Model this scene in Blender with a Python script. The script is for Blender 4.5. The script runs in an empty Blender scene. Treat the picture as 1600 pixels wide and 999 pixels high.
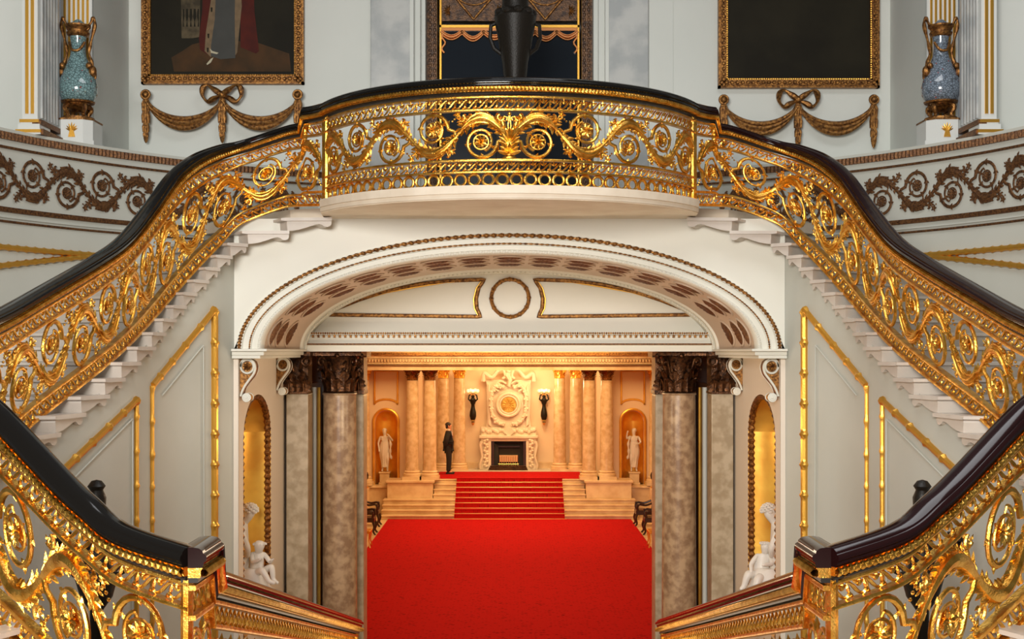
import bpy, bmesh, math, random
from mathutils import Vector, Matrix
PI = math.pi
R = math.radians
random.seed(7)
CZ = 5.3                      # eye height above the hall floor
PX, PY, F = 796.0, 549.5, 2000.0
scene = bpy.context.scene
C = scene.collection

# ------------------------------------------------------------------ camera, world, light
cd = bpy.data.cameras.new('camera'); cam = bpy.data.objects.new('camera', cd); C.objects.link(cam)
cd.sensor_width = 36; cd.lens = 45.0; cd.shift_x = (800-PX)/1600; cd.shift_y = (PY-499.5)/1600
cd.clip_start = .05; cd.clip_end = 200
cam.location = (0, 0, CZ); cam.rotation_euler = (PI/2, 0, 0)
scene.camera = cam
vs = scene.view_settings
vs.view_transform = 'Standard'; vs.look = 'None'; vs.gamma = 1; vs.use_curve_mapping = False
vs.exposure = 0.0
w = bpy.data.worlds.new('world'); scene.world = w; w.use_nodes = True
bgn = w.node_tree.nodes['Background']; bgn.inputs[0].default_value = (.93, .96, 1, 1); bgn.inputs[1].default_value = .13

def lamp(name, kind, loc, energy, col, size=1, size_y=None, rot=(0, 0, 0), spread=None, angle=None):
    l = bpy.data.lights.new(name, kind); l.energy = energy; l.color = col
    if kind == 'AREA':
        l.size = size
        if size_y: l.shape = 'RECTANGLE'; l.size_y = size_y
        if spread: l.spread = spread
    elif kind == 'SPOT':
        l.shadow_soft_size = size; l.spot_size = angle or 1; l.spot_blend = .6
    else: l.shadow_soft_size = size
    o = bpy.data.objects.new(name, l); C.objects.link(o); o.location = loc; o.rotation_euler = rot
    return o
WARM = (1, .66, .30); WARM2 = (1, .80, .56); COOL = (.96, .98, 1.0)
# daylight through the dome over the stairwell
lamp('dome_daylight', 'AREA', (1.5, 8.5, CZ+8.2), 520, COOL, 6, 6, (R(-14), 0, 0))
lamp('front_fill', 'AREA', (-2.6, -3.2, CZ+2.5), 2150, (1, .975, .93), 5, 3.2, (R(88), 0, R(-6)))  # added fill behind the camera, brightens the front-facing walls; no window built
lamp('landing_fill', 'POINT', (-1.6, 2.0, CZ+2.4), 110, (1, .88, .68), .25)  # added warm fill over the landing, no fitting hangs here
lamp('landing_fill', 'POINT', (2.6, 2.6, CZ+1.6), 110, (1, .84, .62), .35)  # second added fill, warms the arch wall from the right
# lamps of the lower hall, then added fills under the arch
for yy, e in ((21, 130), (28, 190), (35, 230)):
    lamp('hall_chandelier', 'AREA', (0, yy, CZ+.9), e, WARM, 3, 3)
lamp('hall_lamp_light', 'AREA', (0, 39.0, CZ+.3), 330, WARM, 7, 1.2, (R(20), 0, 0))
lamp('alcove_lamp', 'AREA', (0, 43.2, CZ+.3), 125, WARM, 3.0, .8, (R(42), 0, 0))
lamp('alcove_spot', 'POINT', (1.0, 43.9, CZ-1.1), 75, (1, .74, .40), .15)
lamp('low_warm_fill', 'AREA', (0, 12.2, CZ-3.2), 25, WARM2, 3, 2, (R(180), 0, 0))  # added upward fill above the lower flight, no lamp stands here
lamp('low_warm_fill', 'POINT', (-1.2, 15.4, CZ-1.0), 48, WARM2, .3)  # added fill in mid-air, lifts soffit, tympanum and jambs
lamp('low_warm_fill', 'POINT', (1.2, 15.4, CZ-1.0), 40, WARM2, .3)  # matching added fill on the right

# ------------------------------------------------------------------ materials
MATS = {}
def node_mat(name, base, rough=.5, metal=0, spec=.5, bump=0, bscale=40, var=None, vscale=5, vdetail=4, coat=0, emit=None, estr=1, trans=0, vfac=(.35, .65)):
    m = bpy.data.materials.new(name); m.use_nodes = True; nt = m.node_tree; b = nt.nodes['Principled BSDF']
    b.inputs['Base Color'].default_value = (*base, 1); b.inputs['Roughness'].default_value = rough
    b.inputs['Metallic'].default_value = metal; b.inputs['Specular IOR Level'].default_value = spec
    b.inputs['Coat Weight'].default_value = coat; b.inputs['Transmission Weight'].default_value = trans
    tc = nt.nodes.new('ShaderNodeTexCoord')
    geo = nt.nodes.new('ShaderNodeNewGeometry')
    if var:
        n = nt.nodes.new('ShaderNodeTexNoise'); n.inputs['Scale'].default_value = vscale; n.inputs['Detail'].default_value = vdetail
        nt.links.new(geo.outputs['Position'], n.inputs['Vector'])
        r = nt.nodes.new('ShaderNodeValToRGB'); r.color_ramp.elements[0].position = vfac[0]; r.color_ramp.elements[1].position = vfac[1]
        r.color_ramp.elements[0].color = (*var, 1); r.color_ramp.elements[1].color = (*base, 1)
        nt.links.new(n.outputs['Fac'], r.inputs[0]); nt.links.new(r.outputs[0], b.inputs['Base Color'])
    if bump:
        n = nt.nodes.new('ShaderNodeTexNoise'); n.inputs['Scale'].default_value = bscale; n.inputs['Detail'].default_value = 3
        nt.links.new(geo.outputs['Position'], n.inputs['Vector'])
        bp = nt.nodes.new('ShaderNodeBump'); bp.inputs['Strength'].default_value = bump; bp.inputs['Distance'].default_value = .01
        nt.links.new(n.outputs['Fac'], bp.inputs['Height']); nt.links.new(bp.outputs[0], b.inputs['Normal'])
    if emit:
        b.inputs['Emission Color'].default_value = (*emit, 1); b.inputs['Emission Strength'].default_value = estr
    MATS[name] = m
    return m
M = MATS
node_mat('gold', (.96, .56, .115), .28, 1, bump=.35, bscale=80, var=(.66, .29, .03), vscale=14)
node_mat('gold_plain', (.80, .43, .07), .36, .9, bump=.1, bscale=60)
node_mat('gold_old', (.42, .20, .055), .42, .85, bump=.5, bscale=90, var=(.10, .04, .015), vscale=30)
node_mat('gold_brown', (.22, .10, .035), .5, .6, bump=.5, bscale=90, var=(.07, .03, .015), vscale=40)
node_mat('gold_leaf', (.95, .58, .10), .38, .75, bump=.2, bscale=8, var=(.75, .36, .05), vscale=2)
node_mat('lacquer', (.006, .005, .004), .10, 0, .3)
node_mat('mahogany', (.012, .003, .003), .13, 0, .30)
node_mat('black_fillet', (.012, .010, .008), .35)
node_mat('wall_paint', (.54, .545, .485), .55, var=(.50, .505, .445), vscale=1.1)
node_mat('upper_paint', (.66, .68, .635), .6, var=(.62, .645, .60), vscale=.8)
node_mat('arch_paint', (.75, .735, .65), .5, var=(.72, .705, .615), vscale=1.0)
node_mat('jamb_warm_lit', (.78, .68, .56), .5)  # tan tint is warm hall light put into the jamb colour
node_mat('soffit_warm_shade', (.56, .43, .32), .55)  # brown tone is the vault's dim warm light put into the colour
node_mat('cream_marble', (.80, .70, .56), .6, var=(.70, .59, .45), vscale=3)
node_mat('white_marble', (.62, .56, .49), .4, var=(.52, .46, .40), vscale=2.5)
node_mat('brown_marble', (.47, .32, .19), .28, var=(.27, .16, .09), vscale=9, vdetail=10, vfac=(.40, .62))
node_mat('pilaster_marble', (.50, .41, .29), .3, var=(.36, .28, .18), vscale=8, vdetail=8, vfac=(.4, .62))
node_mat('grey_marble_and_shade', (.50, .51, .49), .35, var=(.36, .38, .38), vscale=3, vdetail=8, vfac=(.38, .6))  # veined marble; also stands in for shade on the outer piers
node_mat('hall_paint', (.80, .62, .42), .5)
node_mat('hall_marble', (.78, .60, .36), .3, var=(.62, .42, .22), vscale=2.5, vdetail=6)
node_mat('hall_column_marble', (.72, .55, .34), .25, var=(.56, .38, .20), vscale=6, vdetail=6)
node_mat('statue_marble', (.74, .70, .64), .4, bump=.15, bscale=15)
node_mat('bronze', (.012, .009, .006), .42, 0, .25, bump=.3, bscale=60)
node_mat('bronze_old', (.13, .055, .022), .30, .85, bump=.5, bscale=60, var=(.035, .018, .012), vscale=25)
node_mat('dark_wood', (.035, .014, .009), .3, 0, .5)
node_mat('carved_wood', (.16, .075, .030), .4, .35, bump=.6, bscale=60, var=(.04, .02, .012), vscale=22)
node_mat('dark_glass', (.010, .014, .020), .14, 0, .3)
node_mat('mirror', (.55, .52, .46), .10, 1)
node_mat('copper_trim', (.50, .20, .07), .3, .9)
node_mat('globe', (.95, .80, .55), .3, emit=(1, .74, .38), estr=.9)
node_mat('suit', (.012, .011, .011), .8)
node_mat('skin', (.62, .26, .15), .5)
node_mat('hair', (.02, .012, .01), .6)
node_mat('shirt', (.8, .75, .68), .7)
node_mat('tie', (.35, .05, .04), .6)
node_mat('soot', (.012, .010, .009), .7)
node_mat('brass', (.85, .60, .22), .3, 1)
node_mat('dial', (.90, .62, .16), .35, .6, bump=.5, bscale=14, var=(.55, .30, .05), vscale=9)
node_mat('white_plinth', (.66, .68, .65), .45)
node_mat('canvas_dark', (.022, .019, .012), .55, 0, .08, var=(.015, .013, .009), vscale=1.5)
node_mat('canvas_brown', (.075, .038, .017), .6, 0, .08, var=(.045, .028, .015), vscale=3.5)
node_mat('canvas_grey', (.065, .065, .06), .6, 0, .08, var=(.06, .06, .055), vscale=6)
node_mat('canvas_red', (.085, .017, .012), .6, 0, .08, var=(.06, .015, .012), vscale=5)
node_mat('canvas_cream', (.19, .13, .075), .6, 0, .08, var=(.14, .10, .06), vscale=12)
node_mat('canvas_stone', (.11, .085, .05), .6, 0, .08, var=(.05, .04, .026), vscale=9)
node_mat('robe_edge', (.42, .38, .26), .6)

def carpet_mat(name, scale):
    m = node_mat(name, (.50, .010, .011), .95, 0, .05, bump=.4, bscale=60); nt = m.node_tree; b = nt.nodes['Principled BSDF']
    geo = nt.nodes.new('ShaderNodeNewGeometry')
    v = nt.nodes.new('ShaderNodeTexVoronoi'); v.inputs['Scale'].default_value = scale; v.inputs['Randomness'].default_value = .35
    n = nt.nodes.new('ShaderNodeTexNoise'); n.inputs['Scale'].default_value = scale*1.7; n.inputs['Detail'].default_value = 2
    mx = nt.nodes.new('ShaderNodeMath'); mx.operation = 'ADD'
    r = nt.nodes.new('ShaderNodeValToRGB'); r.color_ramp.elements[0].position = .52; r.color_ramp.elements[1].position = .80
    r.color_ramp.elements[0].color = (.20, .004, .006, 1); r.color_ramp.elements[1].color = (.46, .009, .010, 1)
    v.feature = 'SMOOTH_F1'; v.inputs['Smoothness'].default_value = .3; mx.inputs[1].default_value = .5
    n.inputs['Scale'].default_value = scale*.6
    mp = nt.nodes.new('ShaderNodeMapping'); mp.inputs['Rotation'].default_value = (0, 0, .785); mp.inputs['Scale'].default_value = (1, 1, .01)
    nt.links.new(geo.outputs['Position'], mp.inputs['Vector']); nt.links.new(mp.outputs[0], v.inputs['Vector']); nt.links.new(geo.outputs['Position'], n.inputs['Vector'])
    nt.links.new(v.outputs['Distance'], mx.inputs[0]); nt.links.new(n.outputs['Fac'], mx.inputs[1])
    nt.links.new(mx.outputs[0], r.inputs[0]); nt.links.new(r.outputs[0], b.inputs['Base Color'])
carpet_mat('red_carpet', 9)
carpet_mat('runner_carpet', 22)

def porcelain(name, base, spot):
    m = node_mat(name, base, .12, 0, .6, coat=.5); nt = m.node_tree; b = nt.nodes['Principled BSDF']
    geo = nt.nodes.new('ShaderNodeNewGeometry')
    v = nt.nodes.new('ShaderNodeTexVoronoi'); v.inputs['Scale'].default_value = 34; v.feature = 'DISTANCE_TO_EDGE'
    v2 = nt.nodes.new('ShaderNodeTexVoronoi'); v2.inputs['Scale'].default_value = 13
    r = nt.nodes.new('ShaderNodeValToRGB'); r.color_ramp.elements[0].position = .02; r.color_ramp.elements[1].position = .16
    r.color_ramp.elements[0].color = (*[c*.28 for c in base], 1); r.color_ramp.elements[1].color = (*base, 1)
    r2 = nt.nodes.new('ShaderNodeValToRGB'); r2.color_ramp.elements[0].position = .10; r2.color_ramp.elements[1].position = .18
    r2.color_ramp.elements[0].color = (1, 1, 1, 1); r2.color_ramp.elements[1].color = (0, 0, 0, 1)
    mix = nt.nodes.new('ShaderNodeMixRGB'); mix.inputs['Color2'].default_value = (*spot, 1)
    nt.links.new(geo.outputs['Position'], v.inputs['Vector']); nt.links.new(geo.outputs['Position'], v2.inputs['Vector'])
    nt.links.new(v.outputs['Distance'], r.inputs[0]); nt.links.new(v2.outputs['Distance'], r2.inputs[0])
    nt.links.new(r2.outputs[0], mix.inputs['Fac']); nt.links.new(r.outputs[0], mix.inputs['Color1']); nt.links.new(mix.outputs[0], b.inputs['Base Color'])
porcelain('porcelain_green', (.20, .33, .34), (.22, .05, .05))
porcelain('porcelain_blue', (.20, .25, .31), (.30, .06, .05))

# ------------------------------------------------------------------ mesh builder
class MB:
    def __init__(s): s.v = []; s.f = []; s.m = []; s.cur = 0; s.x = None
    def add(s, vs, fs):
        b = len(s.v); s.v.extend(vs)
        for f in fs: s.f.append(tuple(b+i for i in f)); s.m.append(s.cur)
    def box(s, x0, x1, y0, y1, z0, z1):
        s.add([(x0,y0,z0),(x1,y0,z0),(x1,y1,z0),(x0,y1,z0),(x0,y0,z1),(x1,y0,z1),(x1,y1,z1),(x0,y1,z1)],
              [(0,3,2,1),(4,5,6,7),(0,1,5,4),(1,2,6,5),(2,3,7,6),(3,0,4,7)])
    def prism(s, pts, y0, y1):             # outline in (x,z), extruded along y
        n = len(pts)
        s.add([(p[0], y0, p[1]) for p in pts]+[(p[0], y1, p[1]) for p in pts],
              [tuple(range(n))[::-1], tuple(range(n, 2*n))]+[(i, (i+1) % n, n+(i+1) % n, n+i) for i in range(n)])
    def vprism(s, pts, z0, z1):            # outline in (x,y), extruded along z
        n = len(pts)
        s.add([(p[0], p[1], z0) for p in pts]+[(p[0], p[1], z1) for p in pts],
              [tuple(range(n))[::-1], tuple(range(n, 2*n))]+[(i, (i+1) % n, n+(i+1) % n, n+i) for i in range(n)])
    def lathe(s, prof, c=(0,0,0), n=24, sx=1, sy=1, a0=0, a1=2*PI):
        full = abs(a1-a0-2*PI) < 1e-6; m = n if full else n+1; vs = []
        for r, z in prof:
            for i in range(m):
                a = a0+(a1-a0)*i/n
                vs.append((c[0]+r*math.cos(a)*sx, c[1]+r*math.sin(a)*sy, c[2]+z))
        fs = []
        for j in range(len(prof)-1):
            for i in range(n):
                k = (i+1) % m
                fs.append((j*m+i, j*m+k, (j+1)*m+k, (j+1)*m+i))
        if full:
            if prof[0][0] > 1e-4: fs.append(tuple(range(m))[::-1])
            if prof[-1][0] > 1e-4: fs.append(tuple((len(prof)-1)*m+i for i in range(m)))
        s.add(vs, fs)
    def tube(s, pts, rad, k=8, flat=1, up=None, closed=False):
        n = len(pts); P = [Vector(p) for p in pts]
        if not hasattr(rad, '__len__'): rad = [rad]*n
        vs = []; prev = None
        for i in range(n):
            if closed: t = P[(i+1) % n]-P[i-1]
            else: t = P[min(i+1, n-1)]-P[max(i-1, 0)]
            if t.length < 1e-9: t = Vector((0,0,1))
            t.normalize()
            if up is not None: a = Vector(up)
            else: a = prev if prev is not None else (Vector((0,0,1)) if abs(t.z) < .9 else Vector((0,1,0)))
            b = t.cross(a)
            if b.length < 1e-6: b = t.cross(Vector((1,.3,.2)))
            b.normalize(); a2 = b.cross(t); prev = a2
            for j in range(k):
                q = 2*PI*j/k
                vs.append(tuple(P[i]+b*(math.cos(q)*rad[i])+a2*(math.sin(q)*rad[i]*flat)))
        fs = []
        for i in range(n if closed else n-1):
            i2 = (i+1) % n
            for j in range(k): fs.append((i*k+j, i*k+(j+1) % k, i2*k+(j+1) % k, i2*k+j))
        if not closed: fs.append(tuple(range(k))[::-1]); fs.append(tuple((n-1)*k+j for j in range(k)))
        s.add(vs, fs)
    def ball(s, c, r, n=10, m=6, sc=(1,1,1)):
        vs = [(c[0], c[1], c[2]-r*sc[2])]
        for j in range(1, m):
            a = -PI/2+PI*j/m
            for i in range(n): vs.append((c[0]+r*sc[0]*math.cos(a)*math.cos(2*PI*i/n), c[1]+r*sc[1]*math.cos(a)*math.sin(2*PI*i/n), c[2]+r*sc[2]*math.sin(a)))
        vs.append((c[0], c[1], c[2]+r*sc[2])); fs = []
        for i in range(n): fs.append((0, 1+(i+1) % n, 1+i)); fs.append((len(vs)-1, 1+(m-2)*n+i, 1+(m-2)*n+(i+1) % n))
        for j in range(m-2):
            for i in range(n): fs.append((1+j*n+i, 1+j*n+(i+1) % n, 1+(j+1)*n+(i+1) % n, 1+(j+1)*n+i))
        s.add(vs, fs)
    def leaf(s, base, d, wv, nv, L, W, T):  # pointed leaf: base point, direction, width axis, thickness axis
        b, d, wv, nv = Vector(base), Vector(d), Vector(wv), Vector(nv)
        p = [b, b+d*L*.35+wv*W, b+d*L*.35-wv*W, b+d*L, b+d*L*.4+nv*T, b+d*L*.4-nv*T, b+d*L*.75+wv*W*.62, b+d*L*.75-wv*W*.62]
        s.add([tuple(q) for q in p], [(0,1,4),(0,4,2),(1,6,4),(6,3,4),(4,3,7),(4,7,2),(0,5,1),(0,2,5),(1,5,6),(6,5,3),(5,7,3),(5,2,7)])
    def build(s, name, mat, parent=None, smooth=True, angle=40, warp=None, bevel=0, mods=None):
        vs = [warp(v) for v in s.v] if warp else s.v
        me = bpy.data.meshes.new(name); me.from_pydata([tuple(v) for v in vs], [], s.f); me.validate()
        bm = bmesh.new(); bm.from_mesh(me); bmesh.ops.recalc_face_normals(bm, faces=bm.faces); bm.to_mesh(me); bm.free()
        mats = mat if isinstance(mat, (list, tuple)) else [mat]
        for q in mats: me.materials.append(M[q])
        if len(mats) > 1 and len(me.polygons) == len(s.m):
            for p, i in zip(me.polygons, s.m): p.material_index = i
        if smooth: me.shade_smooth(); me.set_sharp_from_angle(angle=R(angle))
        o = bpy.data.objects.new(name, me); C.objects.link(o)
        if parent: o.parent = parent; o.matrix_parent_inverse = Matrix.Translation(parent.location).inverted() if not parent.rotation_euler.z else parent.matrix_basis.inverted()
        if bevel:
            b = o.modifiers.new('bevel', 'BEVEL'); b.width = bevel; b.segments = 2; b.limit_method = 'ANGLE'
        return o

def tag(o, label=None, cat=None, group=None, kind=None):
    if label: o['label'] = label
    if cat: o['category'] = cat
    if group: o['group'] = group
    if kind: o['kind'] = kind
    return o
def thing(name, label, cat, loc=(0,0,0), group=None, kind=None):
    o = bpy.data.objects.new(name, None); C.objects.link(o); o.location = loc; o.empty_display_size = .1
    return tag(o, label, cat, group, kind)
def struct(mb, name, mat, label=None, **k):
    o = mb.build(name, mat, **k); o['kind'] = 'structure'
    if label: o['label'] = label
    return o
def copy_tree(o, parent=None):
    c = o.copy(); C.objects.link(c)
    if parent: c.parent = parent
    for ch in [q for q in bpy.data.objects if q.parent == o]: copy_tree(ch, c)
    return c
def zr(z): return CZ+z
def at(px, py, Y): return ((px-PX)*Y/F, Y, CZ+(PY-py)*Y/F)
def mx(pts, s): return [(p[0]*s,)+tuple(p[1:]) for p in pts]

def crom(pts, n):                          # Catmull-Rom through tuples, n samples a span
    out = []
    for i in range(len(pts)-1):
        p0, p1, p2, p3 = pts[max(i-1,0)], pts[i], pts[i+1], pts[min(i+2, len(pts)-1)]
        for k in range(n):
            t = k/n
            out.append(tuple(.5*((2*b)+(-a+c)*t+(2*a-5*b+4*c-d)*t*t+(-a+3*b-3*c+d)*t**3) for a, b, c, d in zip(p0, p1, p2, p3)))
    out.append(tuple(pts[-1])); return out

# ------------------------------------------------------------------ paths
class Path:
    """plan curve with top and bottom heights; maps (s, v, n) to the room"""
    def __init__(self, pts, flip=1, H0=1.1, extra=None):
        self.p = pts; self.flip = flip; self.H0 = H0; self.S = [0]; self.extra = extra
        for a, b in zip(pts, pts[1:]): self.S.append(self.S[-1]+math.hypot(b[0]-a[0], b[1]-a[1]))
        self.L = self.S[-1]; self.k = 0
    def idx(self, s):
        import bisect
        i = bisect.bisect_right(self.S, s)-1
        return max(0, min(i, len(self.p)-2))
    def at(self, s):
        i = self.idx(s); d = self.S[i+1]-self.S[i]; t = (s-self.S[i])/d if d > 1e-9 else 0
        return [a+(b-a)*t for a, b in zip(self.p[i], self.p[i+1])]
    def tan(self, s):
        a, b = self.at(max(0, s-.04)), self.at(min(self.L, s+.04))
        t = Vector((b[0]-a[0], b[1]-a[1])); t.normalize(); return t
    def warp(self, q):
        s, v, n = q[0], q[2], q[1]
        x, y, zt, zb = self.at(s); t = self.tan(s); nx, ny = -t.y*self.flip, t.x*self.flip
        if self.extra: zt += self.extra(s)
        return (x+nx*n, y+ny*n, zr(zb+(zt-zb)*v/self.H0))
# pattern space used by the ornament: x = along the rail, y = out of the panel, z = height

def ssamp(L, step): n = max(2, int(L/step)); return [L*i/n for i in range(n+1)]
def sweep(mb, prof, ss, cap=True):         # prof: list of (n, v)
    k = len(prof); vs = [(s, p[0], p[1]) for s in ss for p in prof]
    fs = [(i*k+j, i*k+(j+1) % k, (i+1)*k+(j+1) % k, (i+1)*k+j) for i in range(len(ss)-1) for j in range(k)]
    if cap: fs += [tuple(range(k))[::-1], tuple((len(ss)-1)*k+j for j in range(k))]
    mb.add(vs, fs)
def bar(mb, ss, v0, v1, hw): sweep(mb, [(-hw, v0), (hw, v0), (hw*1.12, (v0+v1)/2), (hw, v1), (-hw, v1), (-hw*1.12, (v0+v1)/2)], ss)
def rope(mb, L, v, n, r, pitch=.036, k=7):
    N = int(L/(pitch/4)); vs = []; fs = []
    for i in range(N+1):
        s = L*i/N
        for j in range(k):
            a = 2*PI*j/k; rr = r*(1+.26*math.cos(2*PI*s/pitch-2*a))
            vs.append((s, n+rr*math.cos(a), v+rr*math.sin(a)))
    for i in range(N):
        for j in range(k): fs.append((i*k+j, i*k+(j+1) % k, (i+1)*k+(j+1) % k, (i+1)*k+j))
    mb.add(vs, fs)

def vine(mb, pts, rad, k=8, leaves=0, lw=.012, ll=.045, side=0, lift=.0):
    P3 = [(p[0], (p[2] if len(p) > 2 else 0)+lift, p[1]) for p in pts]
    mb.tube(P3, rad, k, up=(0,1,0))
    n = len(pts)
    if leaves:
        for i in range(leaves):
            t = (i+.5)/leaves*(n-2); j = int(t); a, b = Vector(P3[j]), Vector(P3[min(j+1, n-1)])
            d = b-a
            if d.length < 1e-6: continue
            d.normalize(); wv = Vector((-d.z, 0, d.x)); r = rad[j] if hasattr(rad, '__len__') else rad
            for sg in ((1,-1) if side == 0 else (side,)):
                ang = R(38+14*math.sin(i*2.1)); dd = (d*math.cos(ang)+wv*sg*math.sin(ang)).normalized(); ww = Vector((-dd.z, 0, dd.x))
                mb.leaf(a+wv*sg*r*.45+Vector((0, .006, 0)), dd, ww, (0,1,0), ll*(.8+.4*math.sin(i*1.7)**2), lw, lw*.9)

def rosette(mb, c, r):                      # on the face looking to the well and on the back
    x, z = c
    ring = [(x+r*math.cos(2*PI*i/20), 0, z+r*math.sin(2*PI*i/20)) for i in range(20)]
    mb.tube(ring, r*.13, 6, closed=True, up=(0,1,0))
    for sg in (1, -1):
        for ring_n, rr, tt in ((8, .88, .25), (6, .55, .42)):
            for i in range(ring_n):
                a = 2*PI*i/ring_n+tt; d = Vector((math.cos(a), .25*sg, math.sin(a))).normalized(); wv = Vector((-math.sin(a), 0, math.cos(a)))
                mb.leaf((x+.1*r*math.cos(a), sg*r*(.10+.25*(1-rr)), z+.1*r*math.sin(a)), d, wv, (0, sg, 0), r*rr, r*.27*rr*1.1, r*.16)
    mb.ball((x, 0, z), r*.2, 8, 5, (1, 2.4, 1))

def scroll_unit(mb, s0, f, vm, hh, L, rich=1, ros=None):
    """one half wave of the foliage: vine arching over a spiral that ends in a rosette"""
    q = hh/.24
    def T(a, b, n=0): return (s0+a, vm+f*b*q, n)
    N = 16
    pts = [T(L*(i/N-.5), .172*math.cos(PI*(i/N-.5))) for i in range(N+1)]
    rad = [.021+.024*math.sin(PI*min(1, (i/N)*1.15)) for i in range(N+1)]
    vine(mb, pts, rad, 8, leaves=int(15*rich), lw=.019, ll=.074)
    # acanthus ridges on the swelling of the vine
    for off, rr in ((.046, .014), (-.044, .013), (.0, .016)):
        p2 = []
        for i in range(2, N-1):
            x, z, _ = pts[i]; dx = pts[i+1][0]-pts[i-1][0]; dz = pts[i+1][1]-pts[i-1][1]; l = math.hypot(dx, dz)
            o = off*math.sin(PI*(i-2)/(N-4)); p2.append((x-dz/l*o, z+dx/l*o, .034 if off == 0 else .012))
        rd = [rr*(.35+.65*math.sin(PI*i/(len(p2)-1))) for i in range(len(p2))]
        vine(mb, p2, rd, 6, leaves=int(5*rich) if off else 0, lw=.015, ll=.052, side=(1 if off > 0 else -1)*f)
    # the spiral
    c = (0, -.068); sp = [T(-L*.50, .0), T(-L*.455, -.045)]
    M_ = 26
    for i in range(M_+1):
        th = PI+(2*PI*1.18)*i/M_; r = .172-.074*(i/M_)**.85
        sp.append(T(c[0]+r*math.cos(th)*.98, c[1]+r*math.sin(th)))
    rd = [.018]*2+[.021-.0095*i/M_ for i in range(M_+1)]
    vine(mb, sp, rd, 7, leaves=0)
    for i in (3, 7, 12, 16, 21, 25):        # leaves thrown off the spiral
        a = Vector((sp[i][0], 0, sp[i][1])); b = Vector((sp[i+1][0], 0, sp[i+1][1])); d = (b-a).normalized(); wv = Vector((-d.z, 0, d.x))
        for sg, l in ((1, .05), (-1, .045)):
            dd = (d*.6+wv*sg*.8).normalized()
            mb.leaf(a, dd, Vector((-dd.z, 0, dd.x)), (0,1,0), l, .015, .014)
    # stem from spiral end to rosette
    e = sp[-1]; cc = T(*c); vine(mb, [(e[0], e[1], 0), ((e[0]+cc[0])/2+.01, (e[1]+cc[1])/2, .004), (cc[0], cc[1], 0)], .007, 5)
    if ros is not None: ros.append((cc[0], cc[1]))
    # corner curls filling the spandrels
    for sx in (-1, 1):
        cu = []
        for i in range(11):
            th = (PI*.5+sx*.4)+sx*4.6*i/10; r = .046*(1-i/13)
            cu.append(T(sx*L*.40+r*math.cos(th), .168+r*math.sin(th)*.9))
        vine(mb, cu, [.013-.0006*i for i in range(11)], 6, leaves=5, lw=.012, ll=.04)
    for k in range(int(3*rich)):            # berries and small flowers
        a = R(200+50*k); p = T(-L*.5+.02*k, -.19+.035*k*.6)
        mb.ball((p[0], 0, p[1]), .011, 6, 4)
    p = T(L*.5-.01, .21)
    for k in range(5):
        a = k*2*PI/5; d = Vector((math.cos(a), .2, math.sin(a)))
        mb.leaf((p[0], 0, p[1]), d, (-math.sin(a), 0, math.cos(a)), (0,1,0), .045, .014, .012)

def frieze(mb, L, v0, v1, unit=.105, k=5):
    h = v1-v0; n = max(1, round(L/unit)); u = L/n; vm = (v0+v1)/2
    for i in range(n):
        s0 = i*u; sg = 1
        pts = [(s0+u*t, 0, vm-sg*h*.40*math.cos(PI*t)) for t in (0, .2, .4, .6, .8, 1)]
        mb.tube(pts, [.006, .009, .011, .010, .008, .005], k, up=(0,1,0))
        cx, cz = s0+u*.24, vm+h*.18
        mb.ball((cx, 0, cz), h*.17, 7, 4, (1, .8, 1))
        cx2, cz2 = s0+u*.80, vm-h*.24
        mb.ball((cx2, 0, cz2), h*.13, 6, 4, (1, .8, 1))
        for a, l in ((100, .40), (30, .42), (170, .36)):
            d = Vector((math.cos(R(a)), .15, math.sin(R(a))))
            mb.leaf((cx, 0, cz), d, (-d.z, 0, d.x), (0,1,0), h*l, h*.12, h*.1)
        for a, l in ((-60, .36), (-140, .40), (80, .6)):
            d = Vector((math.cos(R(a)), .15, math.sin(R(a))))
            mb.leaf((cx2, 0, cz2), d, (-d.z, 0, d.x), (0,1,0), h*l, h*.12, h*.1)

def handrail_profile(w, v0, v1):
    h = v1-v0
    return [(-w*.40, v0), (w*.40, v0), (w*.46, v0+h*.16), (w*.46, v0+h*.26), (w*.54, v0+h*.36), (w*.56, v0+h*.52), (w*.52, v0+h*.64), (w*.44, v0+h*.70), (w*.42, v0+h*.82), (w*.30, v0+h*.95), (w*.10, v1), (-w*.10, v1),
            (-w*.30, v0+h*.95), (-w*.42, v0+h*.82), (-w*.44, v0+h*.70), (-w*.52, v0+h*.64), (-w*.56, v0+h*.52), (-w*.54, v0+h*.36), (-w*.46, v0+h*.26), (-w*.46, v0+h*.16)]

def rail_top(root, path, wood, step=.035, w_=.155):
    L = path.L; ss = ssamp(L, step); H = 1.1
    b = MB(); sweep(b, handrail_profile(w_, 1.0, H), ss); b.build('handrail', wood, root, warp=path.warp)
    b = MB(); sweep(b, [(-.052, .952), (.052, .952), (.056, .962), (.056, .985), (.066, 1.0), (-.066, 1.0), (-.056, .985), (-.056, .962)], ss)
    for sg in (1, -1): rope(b, L, .976, .070*sg, .021)
    b.build('rope_moulding', 'gold', root, warp=path.warp)
    b = MB(); bar(b, ss, .928, .952, .040); b.build('dark_fillet', 'black_fillet', root, warp=path.warp)
    return ss

def scroll_panels(root, path, ss, va, vb, L, first=1, rich=1, s_start=0.0, s_end=None, detail_fn=None):
    s_end = s_end or path.L; n = max(1, round((s_end-s_start)/L)); u = (s_end-s_start)/n
    vm, hh = (va+vb)/2, (vb-va)/2; f = first; ros = []
    b = MB()
    for i in range(n):
        scroll_unit(b, s_start+u*(i+.5), f, vm, hh, u, rich, ros); f = -f
    b.build('scrollwork', 'gold', root, warp=path.warp)
    for c in ros:
        b = MB(); rosette(b, c, .070 if hh < .26 else .078); b.build('rosette', 'gold', root, warp=path.warp)

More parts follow.
